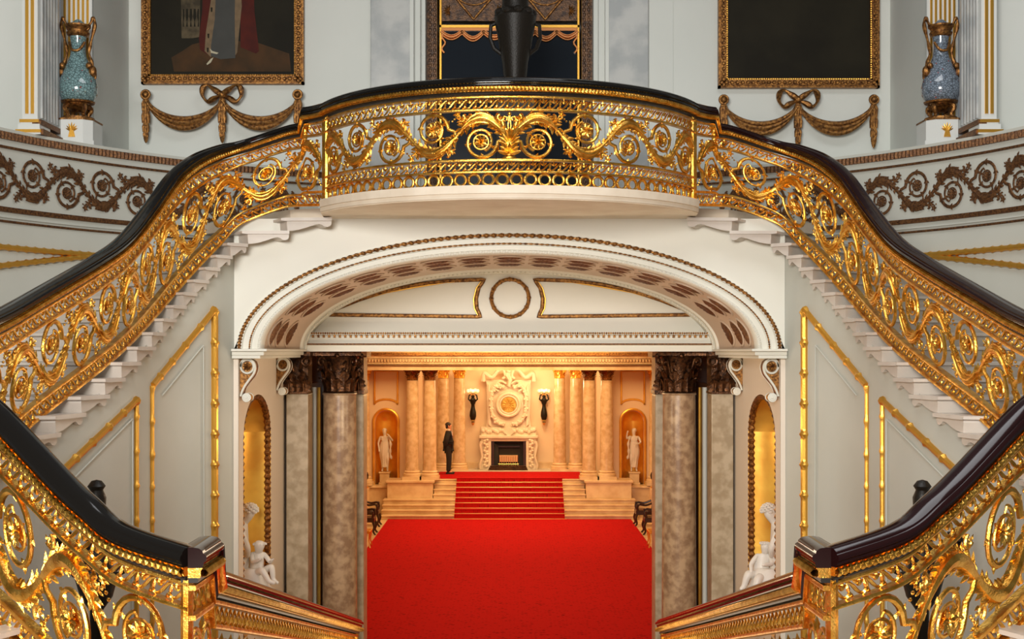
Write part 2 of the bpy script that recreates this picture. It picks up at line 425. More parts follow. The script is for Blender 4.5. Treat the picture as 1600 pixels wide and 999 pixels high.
# ------------------------------------------------------------------ geometry of the stairwell (left side, mirrored for the right)
FL = [(-1.99,13.9,2.53,1.58),(-2.15,14.1,2.535,1.60),(-2.32,14.22,2.535,1.61),(-2.5,14.28,2.51,1.60),(-2.85,14.29,2.40,1.48),(-3.05,14.22,2.33,1.36),
      (-3.19,14.05,2.27,1.16),(-3.37,13.72,2.12,.87),(-3.51,13.33,1.876,.58),(-3.59,12.8,1.50,.30),(-3.63,12.05,1.10,.02),(-3.71,11.35,.83,-.23),
      (-3.85,10.5,.53,-.54),(-3.92,9.9,.34,-.76),(-3.95,9.3,.2,-.9),(-3.85,8.6,.08,-1.05),(-3.5,7.85,-.03,-1.22),(-3.15,7.4,-.16,-1.40),
      (-2.895,7.2,-.275,-1.52),(-2.41,6.85,-.625,-1.77),(-2.2,6.7,-.76,-1.86),(-1.99,6.58,-.885,-1.945),(-1.60,6.42,-.98,-2.03)]
TIPS = [(-2.0,14.08),(-2.47,14.12),(-2.90,14.12),(-3.04,14.0),(-3.14,13.85),(-3.22,13.68),(-3.30,13.5),(-3.36,13.3),(-3.41,13.08),(-3.44,12.8),(-3.45,12.45),
        (-3.48,12.05),(-3.52,11.7),(-3.56,11.35),(-3.64,10.95),(-3.70,10.5),(-3.76,10.0),(-3.78,9.45),(-3.72,8.85),(-3.5,8.25),(-3.2,7.78),(-2.93,7.5),(-2.66,7.25),(-2.38,7.02),(-2.05,6.8)]
RISE = .143
LAND = 1.62-26*RISE           # rel height of the landing by the camera
WELL = [(-3.09,14.37),(-3.18,14.05),(-3.30,13.7),(-3.44,13.3),(-3.52,12.8),(-3.56,12.05),(-3.64,11.35),(-3.78,10.5),(-3.85,9.8),(-3.87,9.2),(-3.80,8.6),(-3.55,8.0),(-3.1,7.45),(-2.6,7.05),(-2.1,6.75),(-1.72,6.62)]
WELLD = crom([(a, b) for a, b in WELL], 6)
OC = (0, 11.8); OR = 6.0
def outer_hit(px):                         # ray of a picture column onto the round dado wall
    m = (px-PX)/F; a = 1+m*m; b = -2*OC[1]; c = OC[1]**2-OR**2
    Y = (-b+math.sqrt(b*b-4*a*c))/(2*a); return (m*Y, Y)
def well_hit(px, side=-1):
    m = -abs((px-PX)/F)
    for a, b in zip(WELLD, WELLD[1:]):
        fa, fb = a[0]-m*a[1], b[0]-m*b[1]
        if (fa >= 0) != (fb >= 0) or abs(fa) < 1e-9:
            t = fa/(fa-fb); return (a[0]+(b[0]-a[0])*t, a[1]+(b[1]-a[1])*t)
    return WELLD[0]

# ------------------------------------------------------------------ STRUCTURE
b = MB(); b.box(-6.2, 6.2, 14.0, 46.5, -.2, 0); b.box(-6.2, 6.2, 5.0, 14.0, -.2, 0); struct(b, 'floor', 'hall_marble', smooth=False)
b = MB(); b.box(-3.82, 3.82, 19.7, 40.28, .0, .025); tag(b.build('hall_carpet', 'red_carpet', smooth=False), 'wide patterned red carpet covering the lower hall floor up to the steps', 'carpet')
b = MB(); b.box(-6.2, -6.0, 17.9, 46.5, 0, zr(1.3)); struct(b, 'wall_hall_left', 'hall_paint', smooth=False)
b = MB(); b.box(6.0, 6.2, 17.9, 46.5, 0, zr(1.3)); struct(b, 'wall_hall_right', 'hall_paint', smooth=False)
b = MB(); b.box(-6.2, 6.2, 17.9, 46.5, zr(1.25), zr(1.4)); struct(b, 'ceiling', 'hall_paint', smooth=False)

# landing at the camera
b = MB(); b.box(-3.2, 3.2, -3, 6.55, zr(LAND)-.25, zr(LAND)); struct(b, 'landing', 'white_marble', smooth=False)
b = MB(); b.box(-1.45, 1.45, -3, 6.5, zr(LAND), zr(LAND)+.012); tag(b.build('landing_carpet', 'red_carpet', smooth=False), 'red carpet laid over the near landing', 'carpet')

# upper landing slab with the bowed balcony front
BR, BCY = 2.17, 14.77
th0 = math.asin(2.03/2.27)
def balc_arc(r, n=36, e=1.0):
    tm = math.asin(min(1, 2.03*e/r)); return [(r*math.sin(-tm+2*tm*i/n), BCY-r*math.cos(-tm+2*tm*i/n)) for i in range(n+1)]
arc = balc_arc(BR+.09)
b = MB()
outline = [(-2.08, 14.45)]+arc+[(2.08, 14.45), (2.5, 14.6), (3.9, 16.3), (3.3, 17.9), (-3.3, 17.9), (-3.9, 16.3), (-2.5, 14.6)]
b.vprism(outline, zr(1.49), zr(1.62)); struct(b, 'upper_landing', 'cream_marble', smooth=False)
b = MB()                                   # moulded edge of the slab
for (r, z0, z1) in ((BR+.13, 1.545, 1.625), (BR+.11, 1.50, 1.545)):
    a1, a2 = balc_arc(r), balc_arc(r-.05)
    b.vprism(a1+a2[::-1], zr(z0), zr(z1))
struct(b, 'trim_1', 'cream_marble', smooth=False)

# ---- arch: ellipse a=2.76, b=1.05 from the springing
SZ = .03
def ell(t, o, y): return ((2.76+o)*math.cos(t), y, zr(SZ+(1.06+o*.80)*math.sin(t)))
NA = 96
b = MB()                                   # front wall above the arch
xs = [-3.09+6.18*i/80 for i in range(81)]
def ztop(x): return 1.49
def zbot(x):
    a, bb = 3.04, 1.06+.28*.8
    return SZ+(bb*math.sqrt(max(0, 1-(x/a)**2)) if abs(x) < a else 0)
vsx = []
for x in xs: vsx += [(x, 14.36, zr(zbot(x))), (x, 14.36, zr(ztop(x)))]
b.add(vsx, [(2*i, 2*i+2, 2*i+3, 2*i+1) for i in range(80)])
struct(b, 'wall_arch', 'arch_paint', smooth=False)
prof = [(.30,14.37),(.285,14.31),(.235,14.31),(.225,14.335),(.165,14.335),(.155,14.29),(.13,14.29),(.12,14.31),(.06,14.31),(.05,14.27),(.015,14.27),(0,14.30),(0,14.42)]
b = MB()
for i in range(NA+1):
    for (o, y) in prof: b.v.append(ell(PI*i/NA, o, y))
k = len(prof)
for i in range(NA):
    for j in range(k-1): b.f.append((i*k+j, i*k+j+1, (i+1)*k+j+1, (i+1)*k+j)); b.m.append(0)
struct(b, 'trim_2', 'arch_paint')
def arch_rope(o, y, r, pitch, mat, name):
    b = MB(); N = 900; kk = 6
    for i in range(N+1):
        t = PI*i/N; p = Vector(ell(t, o, y)); q = Vector(ell(t, o+.01, y))-p; q.normalize()
        for j in range(kk):
            a = 2*PI*j/kk; rr = r*(1+.3*math.cos(i*2*PI/N*pitch-2*a)); b.v.append(tuple(p+q*(rr*math.cos(a))+Vector((0, -rr*math.sin(a), 0))))
    for i in range(N):
        for j in range(kk): b.f.append((i*kk+j, i*kk+(j+1) % kk, (i+1)*kk+(j+1) % kk, (i+1)*kk+j)); b.m.append(0)
    struct(b, name, mat)
arch_rope(.262, 14.305, .020, 110, 'gold_old', 'trim_3')
arch_rope(.143, 14.29, .0085, 150, 'gold_old', 'trim_4')
arch_rope(.030, 14.27, .013, 150, 'arch_paint', 'trim_5')
# coffered soffit
BAYS = 15; Y0, Y1 = 14.42, 16.85
TT = [PI*i/2000 for i in range(2001)]; AL_ = [0]
for i in range(2000): AL_.append(AL_[-1]+math.hypot(2.76*(math.cos(TT[i+1])-math.cos(TT[i])), 1.06*(math.sin(TT[i+1])-math.sin(TT[i]))))
def t_of(fr):
    import bisect
    return TT[min(2000, bisect.bisect_left(AL_, max(0, min(1, fr))*AL_[-1]))]
b = MB()
for i in range(NA+1): b.v += [ell(PI*i/NA, 0, Y0), ell(PI*i/NA, 0, Y1)]
for i in range(NA): b.f.append((2*i, 2*i+1, 2*i+3, 2*i+2)); b.m.append(0)
struct(b, 'ceiling_arch', 'soffit_warm_shade')
bo, br = MB(), MB()
AT = AL_[-1]
for k_ in range(BAYS):
    fc = (k_+.5)/BAYS
    for yc, hy in ((14.66, .15), (15.12, .20), (15.76, .23)):
        hl = .175/AT; NQ = 24
        rim = []; 
        for q in range(NQ):
            a = 2*PI*q/NQ; ca, sa = math.cos(a), math.sin(a); rim.append(ell(t_of(fc+hl*ca), -.006, yc+hy*sa*(1-.25*abs(ca)**3)))
        mid_ = []
        for q in range(NQ):
            a = 2*PI*q/NQ; ca, sa = math.cos(a), math.sin(a); mid_.append(ell(t_of(fc+hl*.6*ca), -.030-.012*(q % 2), yc+hy*.6*sa))
        c_ = ell(t_of(fc), -.045, yc); b0 = len(bo.v); bo.v += rim+mid_+[c_]
        for q in range(NQ):
            q2 = (q+1) % NQ; bo.f.append((b0+q, b0+q2, b0+NQ+q2, b0+NQ+q)); bo.f.append((b0+NQ+q, b0+NQ+q2, b0+2*NQ)); bo.m += [0, 0]
        br.tube(rim, .016, 5, closed=True)
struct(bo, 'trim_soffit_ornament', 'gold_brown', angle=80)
struct(br, 'trim_soffit_rims', 'soffit_warm_shade')
b = MB()                                   # back rib and inner edge
prof = [(0,16.85),(-.03,16.87),(-.03,17.0),(-.06,17.02),(-.06,17.25)]
k = len(prof)
for i in range(NA+1):
    for (o, y) in prof: b.v.append(ell(PI*i/NA, o, y))
for i in range(NA):
    for j in range(k-1): b.f.append((i*k+j, i*k+j+1, (i+1)*k+j+1, (i+1)*k+j)); b.m.append(0)
struct(b, 'trim_6', 'arch_paint')
b = MB()
for i in range(140):
    t = PI*(i+.5)/140; p = ell(t, -.05, 17.0); b.ball(p, .013, 6, 4)
tag(struct(b, 'trim_7', 'arch_paint'))
# tympanum
TY = 17.24
b = MB(); b.v.append((0, TY, zr(.02)))
for i in range(NA+1):
    p = ell(PI*i/NA, -.02, TY); b.v.append(p)
for i in range(NA): b.f.append((0, i+1, i+2)); b.m.append(0)
struct(b, 'wall_tympanum', 'arch_paint', smooth=False)
def mould(mb, pts, r, closed=True, d=.7):
    n = len(pts); out = []
    for i in range(n if closed else n-1):
        a, c = Vector(pts[i]), Vector(pts[(i+1) % n]); m_ = max(1, int((c-a).length/.04))
        out += [tuple(a+(c-a)*j/m_) for j in range(m_)]
    if not closed: out.append(pts[-1])
    mb.tube(out, r, 6, closed=closed, up=(0,1,0), flat=d)
def TP(px, py): return at(px, py, TY-.015)
for s in (-1, 1):
    q = [(506,492),(751,495),(745,482),(744,467),(748,450),(757,437),(700,439),(650,445),(600,456),(560,469),(530,481)]
    pts = [TP(796+(p[0]-796)*(1 if s < 0 else -1), p[1]) for p in q]
    b = MB(); mould(b, pts, .026); struct(b, 'trim_%d' % (8 if s < 0 else 9), 'gold_old')
    b = MB(); c = Vector(TP(796+(650-796)*(1 if s < 0 else -1), 474))
    mould(b, [tuple(Vector(p)+(c-Vector(p)).normalized()*.035) for p in pts], .009); struct(b, 'trim_%d' % (10 if s < 0 else 11), 'gold_plain')
b = MB(); c = Vector(TP(797, 466)); N = 120
for i in range(N):
    pass
ringpts = [(c.x+.252*math.cos(2*PI*i/N), c.y, c.z+.252*math.sin(2*PI*i/N)) for i in range(N)]
b.tube(ringpts, [.026*(1.25 if i % 10 < 2 else 1) for i in range(N)], 8, closed=True, up=(0,1,0))
struct(b, 'trim_12', 'gold_old')
# cornice under the tympanum
b = MB()
b.prism([(0,0)]*0 or [(-2.85, zr(.225)), (2.85, zr(.225)), (2.85, zr(.26)), (-2.85, zr(.26))], 17.02, 17.9)
b.box(-2.85, 2.85, 17.10, 17.9, zr(.11), zr(.225)); b.box(-2.85, 2.85, 17.04, 17.9, zr(.085), zr(.11)); b.box(-2.85, 2.85, 17.08, 17.9, zr(.0), zr(.085)); b.box(-2.85, 2.85, 17.30, 17.9, zr(.26), zr(1.1))
struct(b, 'wall_lintel', 'arch_paint', smooth=False)
b = MB(); 
for i in range(190): b.ball((-2.82+5.64*(i+.5)/190, 17.02, zr(.243)), .0135, 6, 4, (1.1, .8, 1.1))
struct(b, 'trim_13', 'gold_old')
b = MB()
for i in range(78):
    x = -2.8+5.6*(i+.5)/78; b.box(x-.014, x+.014, 17.06, 17.10, zr(.185), zr(.222))
struct(b, 'trim_14', 'gold_old', smooth=False)
b = MB(); b.box(-2.83, 2.83, 17.025, 17.05, zr(.087), zr(.108)); struct(b, 'trim_15', 'gold_brown', smooth=False)

# jambs with gilded niches
for s, side in ((-1, 'left'), (1, 'right')):
    J = 3.04; yn0, yn1 = 14.62, 16.30; yc, hw = (yn0+yn1)/2, (yn1-yn0)/2; zs = -1.02; hh = .50; zf = -3.3
    b = MB()
    # wall face round the niche: columns of y
    ys = [14.36]+[yn0+(yn1-yn0)*i/32 for i in range(33)]+[17.6]
    def top(y):
        if y < yn0-1e-6 or y > yn1+1e-6: return None
        return zs+hh*math.sqrt(max(0, 1-((y-yc)/hw)**2))
    for a, c_ in zip(ys, ys[1:]):
        ta, tc_ = top(a), top(c_)
        if ta is None or tc_ is None or (a < yn0 - 1e-6) or (c_ > yn1+1e-6):
            b.add([(s*J, a, 0), (s*J, c_, 0), (s*J, c_, zr(.03)), (s*J, a, zr(.03))], [(0,1,2,3)])
        else:
            b.add([(s*J, a, zr(ta)), (s*J, c_, zr(tc_)), (s*J, c_, zr(.03)), (s*J, a, zr(.03))], [(0,1,2,3)])
            b.add([(s*J, a, 0), (s*J, c_, 0), (s*J, c_, zr(zf)), (s*J, a, zr(zf))], [(0,1,2,3)])
    b.box(min(s*3.04, s*3.12), max(s*3.04, s*3.12), 14.355, 14.37, 0, zr(.03))
    struct(b, 'wall_jamb_'+side, 'jamb_warm_lit', smooth=False)
    b = MB(); N = 24; D = .62                # half-round gilded lining
    cols = []
    for i in range(N+1):
        a = PI*i/N; cols.append((J+D*math.sin(a), yc-hw*math.cos(a)))
    vs = []
    for (x, y) in cols: vs += [(s*x, y, zr(zf)), (s*x, y, zr(zs))]
    b.add(vs, [(2*i, 2*i+2, 2*i+3, 2*i+1) for i in range(N)])
    rings = []
    for j in range(9):
        e = PI/2*j/8
        for (x, y) in cols: rings.append((s*(J+(x-J)*math.cos(e)), yc+(y-yc)*math.cos(e), zr(zs+hh*math.sin(e))))
    b.add(rings, [(j*(N+1)+i, j*(N+1)+i+1, (j+1)*(N+1)+i+1, (j+1)*(N+1)+i) for j in range(8) for i in range(N)])
    b.add([(s*x, y, zr(zf)) for x, y in cols], [tuple(range(N+1))])
    struct(b, 'trim_niche_'+side, 'gold_leaf')
    b = MB()                                # gold guilloche border of the niche
    yn1b, yn0b = yn1-.03, yn0+.03
    path = [(s*(J+.035), yn1b, zr(zf))]+[(s*(J+.035), yn1b, zr(zf+(zs-zf)*i/60)) for i in range(1, 61)]+[(s*(J+.035), yc+(hw-.03)*math.cos(PI*i/36), zr(zs+(hh-.02)*math.sin(PI*i/36))) for i in range(1, 36)]+[(s*(J+.035), yn0b, zr(zs-(zs-zf)*i/60)) for i in range(61)]
    b.tube(path, [.036*(1.3 if i % 2 else .8) for i in range(len(path))], 6)
    struct(b, 'trim_niche_border_'+side, 'gold_old')
    b = MB()                                # impost shelf
    for (o, z0, z1) in ((.30, -.045, .0), (.34, .0, .03), (.26, -.08, -.045)):
        b.box(min(s*(J+.06), s*(J-o)), max(s*(J+.06), s*(J-o)), 14.28-(.04 if o > .3 else 0), 17.05, zr(z0), zr(z1))
    struct(b, 'trim_impost_'+side, 'arch_paint', smooth=False, bevel=.008)

# scroll consoles
def console(s, y, label, hgt):
    root = thing('scroll_console', label, 'console', (s*3.0, y, zr(-.4)), 'scroll consoles under the arch springing')
    w_ = .075; zt = -.075; k_ = hgt/.50
    def L(u, v): return (s*(3.04-u), zr(zt-v*k_))
    c1 = (.085, .095); c2 = (.078, .445)
    line = []
    for i in range(14): a = R(200-i*20*1.0); line.append((c1[0]+.075*math.cos(a), c1[1]-.078*math.sin(a)))
    out = [(.02,.02),(.10,.005),(.17,.03),(.205,.09),(.20,.16),(.165,.22),(.12,.28),(.07,.34),(.03,.40)]
    inner = [(.15,.06),(.165,.11),(.155,.165),(.12,.215),(.07,.275),(.025,.335)]
    side = crom([(.012,.10),(.03,.03),(.085,.008),(.15,.04),(.175,.10),(.16,.17),(.11,.24),(.06,.31),(.03,.37),(.012,.43)], 6)
    b = MB()                                # body between the two volutes
    poly = [(0,0),(.10,0)]+[(u+.0, v) for u, v in crom([(.17,.04),(.185,.10),(.165,.18),(.115,.25),(.06,.32),(.03,.40)], 4)]+[(.0,.44)]
    b.prism([L(u, v) for u, v in poly], y-w_*.8, y+w_*.8); b.build('body', 'gold_old', root, smooth=False)
    for fy in (-1, 1):
        yy = y+fy*w_
        b = MB(); b.tube([(L(u, v)[0], yy, L(u, v)[1]) for u, v in side], .014, 6, up=(0,1,0), flat=1.4); 
        ring = [(L(c1[0]+.072*math.cos(a), c1[1]+.075*math.sin(a))[0], yy, L(c1[0]+.072*math.cos(a), c1[1]+.075*math.sin(a))[1]) for a in [2*PI*i/20 for i in range(20)]]
        b.tube(ring, .014, 6, closed=True, up=(0,1,0), flat=1.4)
        sb_ = b.build('scroll_band', 'arch_paint', root)
        b = MB()
        for i in range(8):
            a = 2*PI*i/8; d = Vector((math.cos(a), 0, math.sin(a))); p = L(*c1)
            b.leaf((p[0], yy+fy*.004, p[1]), d, (-math.sin(a), 0, math.cos(a)), (0,1,0), .05, .014, .012)
        b.build('flower', 'gold_old', sb_)
    for fy in (-1, 1):
        b = MB(); p = L(*c2); yy = y+fy*w_
        for rr, tt in ((.052, .03), (.036, .04), (.016, .05)):
            seg = [(p[0]+rr*math.cos(2*PI*i/18), p[1]+rr*math.sin(2*PI*i/18)) for i in range(18)]
            b.prism(seg, yy-tt/2, yy+tt/2)
        b.build('lower_volute', 'arch_paint', root, bevel=.004)
    b = MB(); p = L(*c2)
    seg = [(p[0]+.046*math.cos(2*PI*i/18), p[1]+.046*math.sin(2*PI*i/18)) for i in range(18)]
    b.prism(seg, y-w_*.7, y+w_*.7); b.build('roll', 'gold_plain', root)
for s, sd in ((-1, 'left'), (1, 'right')):
    console(s, 14.50, 'white S-shaped console with gilt flower on %s jamb, the front one nearest the stair wall' % sd, .50)
    console(s, 16.75, 'white S-shaped console with gilt flower on %s jamb, the rear one beside the dark capital' % sd, .50)

# under-stair walls
for s, side in ((-1, 'left'), (1, 'right')):
    # top edge follows the stair
    def well_top(i):
        x, y = WELLD[i]; best = min(range(len(TIPS)), key=lambda k_: (TIPS[k_][0]-x)**2+(TIPS[k_][1]-y)**2)
        # interpolate between neighbours
        bd = []
        for k_ in range(len(TIPS)): bd.append((math.hypot(TIPS[k_][0]-x, TIPS[k_][1]-y), k_))
        bd.sort(); (d1, k1), (d2, k2) = bd[0], bd[1]
        kk = (k1*d2+k2*d1)/(d1+d2)+1
        return 1.62-RISE*kk-.02
    b = MB(); vs = []
    for i, (x, y) in enumerate(WELLD):
        vs += [(s*x, y, 0), (s*x, y, zr(min(1.30, well_top(i))))]
    b.add(vs, [(2*i, 2*i+2, 2*i+3, 2*i+1) for i in range(len(WELLD)-1)])
    x0 = WELLD[0][0]
    struct(b, 'wall_stair_'+side, 'wall_paint', angle=60)
    # panels: gilded rods on the wall
    S_ = lambda px: well_hit(px)
    def wp(px, py, off=.012):
        x, y = S_(px); return (s*(x+off*1.2), y-off*.2, CZ+(PY-py)*y/F)
    def rod(pts, r, name, nt, tie=.33):
        out = []
        for a, c_ in zip(pts, pts[1:]):
            a, c_ = Vector(a), Vector(c_); m_ = max(1, int((c_-a).length/.03))
            out += [a+(c_-a)*j/m_ for j in range(m_)]
        out.append(Vector(pts[-1])); acc = 0; rad = []; prev = out[0]
        for p in out:
            acc += (p-prev).length; prev = p; rad.append(r*(1.42 if (acc % tie) < .035 else 1))
        b = MB(); b.tube([tuple(p) for p in out], rad, 8); struct(b, name, 'gold_old' if 0 else 'gold_plain')
    def slant(pa, pb, n=12): return [wp(pa[0]+(pb[0]-pa[0])*i/n, pa[1]+(pb[1]-pa[1])*i/n) for i in range(n+1)]
    rod([wp(333, 1250), wp(333, 484)], .042, 'trim_rod_'+side, 1)
    rod(slant((333, 484), (236, 603)), .034, 'trim_rod_'+side, 1)
    rod([wp(235.5, 603), wp(235.5, 1250)], .022, 'trim_rod_'+side, 1)
    rod([wp(211, 1250), wp(211, 626)], .024, 'trim_rod_'+side, 1)
    rod(slant((211, 626), (72, 758)), .032, 'trim_rod_'+side, 1)
    b = MB()
    for line in ([wp(318, 1250), wp(316, 540)], slant((316, 540), (252, 618)), slant((205, 655), (96, 765)), [wp(204, 1250), wp(205, 655)]):
        b.tube(line, .007, 5)
    struct(b, 'trim_panel_'+side, 'wall_paint')

# dado wall of the stairwell (round), ledge and upper walls
def arc_pts(a0, a1, n, r=OR): return [(OC[0]+r*math.cos(a0+(a1-a0)*i/n), OC[1]+r*math.sin(a0+(a1-a0)*i/n)) for i in range(n+1)]
for s, side in ((-1, 'left'), (1, 'right')):
    A0 = PI-math.acos(2.45/OR); A1 = R(205)           # from beside the door round towards the camera
    def put(pts): return [(p[0], p[1]) if s < 0 else (-p[0], p[1]) for p in pts]
    inner = put(arc_pts(A0, A1, 60)); outr = put(arc_pts(A0, A1, 60, OR+.25))
    b = MB(); kq = next(i for i, p_ in enumerate(inner) if abs(p_[0]) > 3.25)
    b.vprism(inner[:kq+1]+outr[:kq+1][::-1], zr(1.3), zr(2.42)); b.vprism(inner[kq:]+outr[kq:][::-1], 0, zr(2.42)); struct(b, 'wall_dado_'+side, 'wall_paint', angle=30)
    b = MB(); led = put(arc_pts(A0, A1, 60, OR-.02)); far = put(arc_pts(A0, A1, 60, OR+1.6))
    b.vprism(led+far[::-1], zr(2.42), zr(2.455)); struct(b, 'trim_ledge_'+side, 'wall_paint', angle=30)
    def band(name, z0, z1, d, mat, ribs=0):
        b = MB(); pa = put(arc_pts(A0, A1, 120 if not ribs else ribs, OR-d)); pb = put(arc_pts(A0, A1, 120 if not ribs else ribs, OR+.02)); n = len(pa)
        vs = []
        for i in range(n):
            f = 1 if not ribs or i % 2 else .75
            ax, ay = pa[i]; bx, by = pb[i]; mx_, my_ = bx+(ax-bx)*f, by+(ay-by)*f
            vs += [(bx, by, zr(z1)), (mx_, my_, zr(z1)), (bx+(ax-bx)*f*1.1, by+(ay-by)*f*1.1, zr((z0+z1)/2)), (mx_, my_, zr(z0)), (bx, by, zr(z0))]
        b.add(vs, [(i*5+j, i*5+j+1, (i+1)*5+j+1, (i+1)*5+j) for i in range(n-1) for j in range(4)])
        struct(b, name, mat, angle=30)
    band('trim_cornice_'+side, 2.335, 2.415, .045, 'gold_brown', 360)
    band('trim_line_'+side, 2.235, 2.262, .03, 'gold_brown')
    band('trim_line_'+side, 1.535, 1.59, .035, 'gold_brown')
    band('trim_line_'+side, 1.42, 1.445, .025, 'gold_brown')
    band('trim_line_'+side, 1.47, 1.485, .02, 'wall_paint')
    # scroll frieze
    root = thing('scroll_frieze', 'bronze-coloured foliage frieze along the round dado wall, %s of the balcony' % side, 'frieze', (s*5, 15, zr(1.9)), 'scroll friezes on the round dado', )
    AL = (A1-A0)*OR
    if s < 0: pp = [(p[0], p[1], zt, zb) for (p, zt, zb) in [(q, 2.16, 1.66) for q in arc_pts(A0+.07, R(190), 90, OR-.012)]]
    else: pp = [(-p[0], p[1], zt, zb) for (p, zt, zb) in [(q, 2.16, 1.66) for q in arc_pts(A0+.07, R(190), 90, OR-.012)]]
    P_ = Path(pp, flip=(1 if s < 0 else -1), H0=.5)
    b = MB(); n = round(P_.L/.49); u = P_.L/n; f = 1 if s < 0 else 1
    for i in range(n): 
        ros = []; scroll_unit(b, u*(i+.5), f, .25, .25, u, .7, ros); f = -f
        rosette(b, ros[0], .062)
    b.v = [(v[0], v[1]*.6+.012, v[2]) for v in b.v]
    b.build('foliage', 'gold_brown', root, warp=P_.warp)
    # stair-wall gilded rods
    b = MB()
    def op(px, z, d=.03):
        x, y = outer_hit(px); dx, dy = x-OC[0], y-OC[1]; l = math.hypot(dx, dy); return (s*-1*(x-dx/l*d), y-dy/l*d, zr(z))
    for line in ([op(-200+14*i, 1.145) for i in range(26)], [op(-200+14*i, .63+ (1.145-.63)*(i/25)**.9) for i in range(26)]):
        if s > 0: pass
        rad = [.030*(1.35 if i % 4 == 0 else 1) for i in range(len(line)*4-3)]
        l2 = []
        for a, c_ in zip(line, line[1:]):
            for j in range(4): l2.append(tuple(Vector(a)+(Vector(c_)-Vector(a))*j/4))
        l2.append(line[-1]); l2 = [(-q[0] if s < 0 else q[0], q[1], q[2]) for q in l2] if False else l2
        b.tube(l2, rad, 8)
    struct(b, 'trim_stair_rod_'+side, 'gold_plain')
    # upper wall: flat picture wall, grazing return, fluted piers
    b = MB()
    b.add([(s*2.1, 17.22, zr(1.6)), (s*5.12, 17.22, zr(1.6)), (s*5.12, 17.22, 14), (s*2.1, 17.22, 14)], [(0,1,2,3)])
    b.add([(s*5.12, 17.22, zr(2.45)), (s*5.09, 15.66, zr(2.45)), (s*5.09, 15.66, 14), (s*5.12, 17.22, 14)], [(0,1,2,3)])
    struct(b, 'wall_upper_'+side, 'upper_paint', smooth=False)
    b = MB(); b.box(min(s*5.53, s*9), max(s*5.53, s*9), 14.8, 15.0, zr(2.45), 14); struct(b, 'wall_outer_'+side, 'upper_paint', smooth=False)
    def fluted(name, xa, xb, y, z0, z1, nfl, face, label):
        root = thing(name, label, 'pilaster', (s*(xa+xb)/2, y, z0), 'white and gilt pilasters of the upper wall')
        b = MB(); b.box(min(s*xa, s*xb), max(s*xa, s*xb), y, y+.3, z0+.18, z1)
        if face: b.box(min(s*xb, s*(xb+.05)), max(s*xb, s*(xb+.05)), y+.28, y+.6, z0+.18, z1) if False else None
        b.build('shaft', 'white_plinth', root, smooth=False)
        b = MB(); w_ = xb-xa
        for i in range(nfl):
            x = xa+w_*(i+.9)/(nfl+.8); b.box(s*x-w_*.20/nfl, s*x+w_*.20/nfl, y-.014, y+.01, z0+.24, z1)
        b.build('gilt_reeding', 'gold_plain', root, smooth=False)
        b = MB(); 
        for (d, za, zb) in ((.05, 0, .06), (.035, .06, .12), (.015, .12, .18)): b.box(min(s*xa, s*xb)-d, max(s*xa, s*xb)+d, y-d, y+.3, z0+za, z0+zb)
        bs_ = b.build('base', 'white_plinth', root, smooth=False)
        b = MB()
        for (d, za, zb) in ((.056, .02, .055), (.022, .14, .175)): b.box(min(s*xa, s*xb)-d, max(s*xa, s*xb)+d, y-d-.004, y+.2, z0+za, z0+zb)
        b.build('gilt_band', 'gold_plain', bs_, smooth=False)
        return root
    fluted('fluted_pilaster', 5.095, 5.475, 15.62, zr(2.455), 13.5, 6, 0, 'white pilaster with gilt reeds directly behind the %s vase' % side)
    r_ = fluted('fluted_pilaster', 5.345, 5.52, 14.50, zr(2.455), 13.5, 2, 0, 'outer narrow white pilaster with two gilt reeds at the far %s' % side)
    b = MB(); b.box(min(s*5.33, s*5.52), max(s*5.33, s*5.52), 14.8, 15.16, zr(2.63), 13.5)
    b.build('return_face', 'grey_marble_and_shade', r_, smooth=False)  # white pier side coloured grey, its shade put into the material
    b = MB()
    for i in range(6): b.box(s*5.33-.012, s*5.33+.012, 14.58+.095*i, 14.58+.095*i+.035, zr(2.66), 13.5)
    b.build('reeding', 'grey_marble_and_shade', r_, smooth=False)  # reeds carry the same painted shade
    b = MB(); b.box(min(s*5.27, s*5.4), max(s*5.27, s*5.4), 14.47, 15.16, zr(2.455), zr(2.52)); b.box(min(s*5.30, s*5.4), max(s*5.30, s*5.4), 14.48, 15.16, zr(2.57), zr(2.63)); b.build('side_moulding', 'gold_brown', r_, smooth=False)

# ------------------------------------------------------------------ doorway behind the balcony
b = MB()
b.box(-2.2, 2.2, 18.3, 18.5, zr(1.62), 14); struct(b, 'wall_back', 'upper_paint', smooth=False)
for s, n_ in ((-1, 20), (1, 21)):
    b = MB(); b.box(min(s*1.32, s*1.86), max(s*1.32, s*1.86), 17.12, 17.6, zr(1.62), 13.9); struct(b, 'trim_%d' % n_, 'grey_marble_and_shade', smooth=False, bevel=.01)
    b = MB()
    for x0, x1, y in ((1.28, 1.33, 17.10), (1.20, 1.28, 17.22), (1.14, 1.20, 17.34)): b.box(min(s*x0, s*x1), max(s*x0, s*x1), y, 18.0, zr(1.62), 13.9)
    struct(b, 'trim_%d' % (n_+2), 'upper_paint', smooth=False)
    b = MB(); b.box(min(s*1.86, s*2.2), max(s*1.86, s*2.2), 17.2, 17.3, zr(1.62), 14); struct(b, 'wall_door_%s' % ('left' if s < 0 else 'right'), 'upper_paint', smooth=False)
    b = MB(); b.box(min(s*1.0, s*1.14), max(s*1.0, s*1.14), 17.62, 18.2, zr(1.62), 13.9)
    for i in range(60):
        for (dx) in (1.03, 1.09): b.ball((s*dx+.0, 17.61, zr(1.7)+.07*i), .022, 6, 4, (1, .5, 1.4))
    struct(b, 'door_%d' % (1 if s < 0 else 2), 'carved_wood', smooth=False)['label'] = 'carved dark jamb of the doorway'
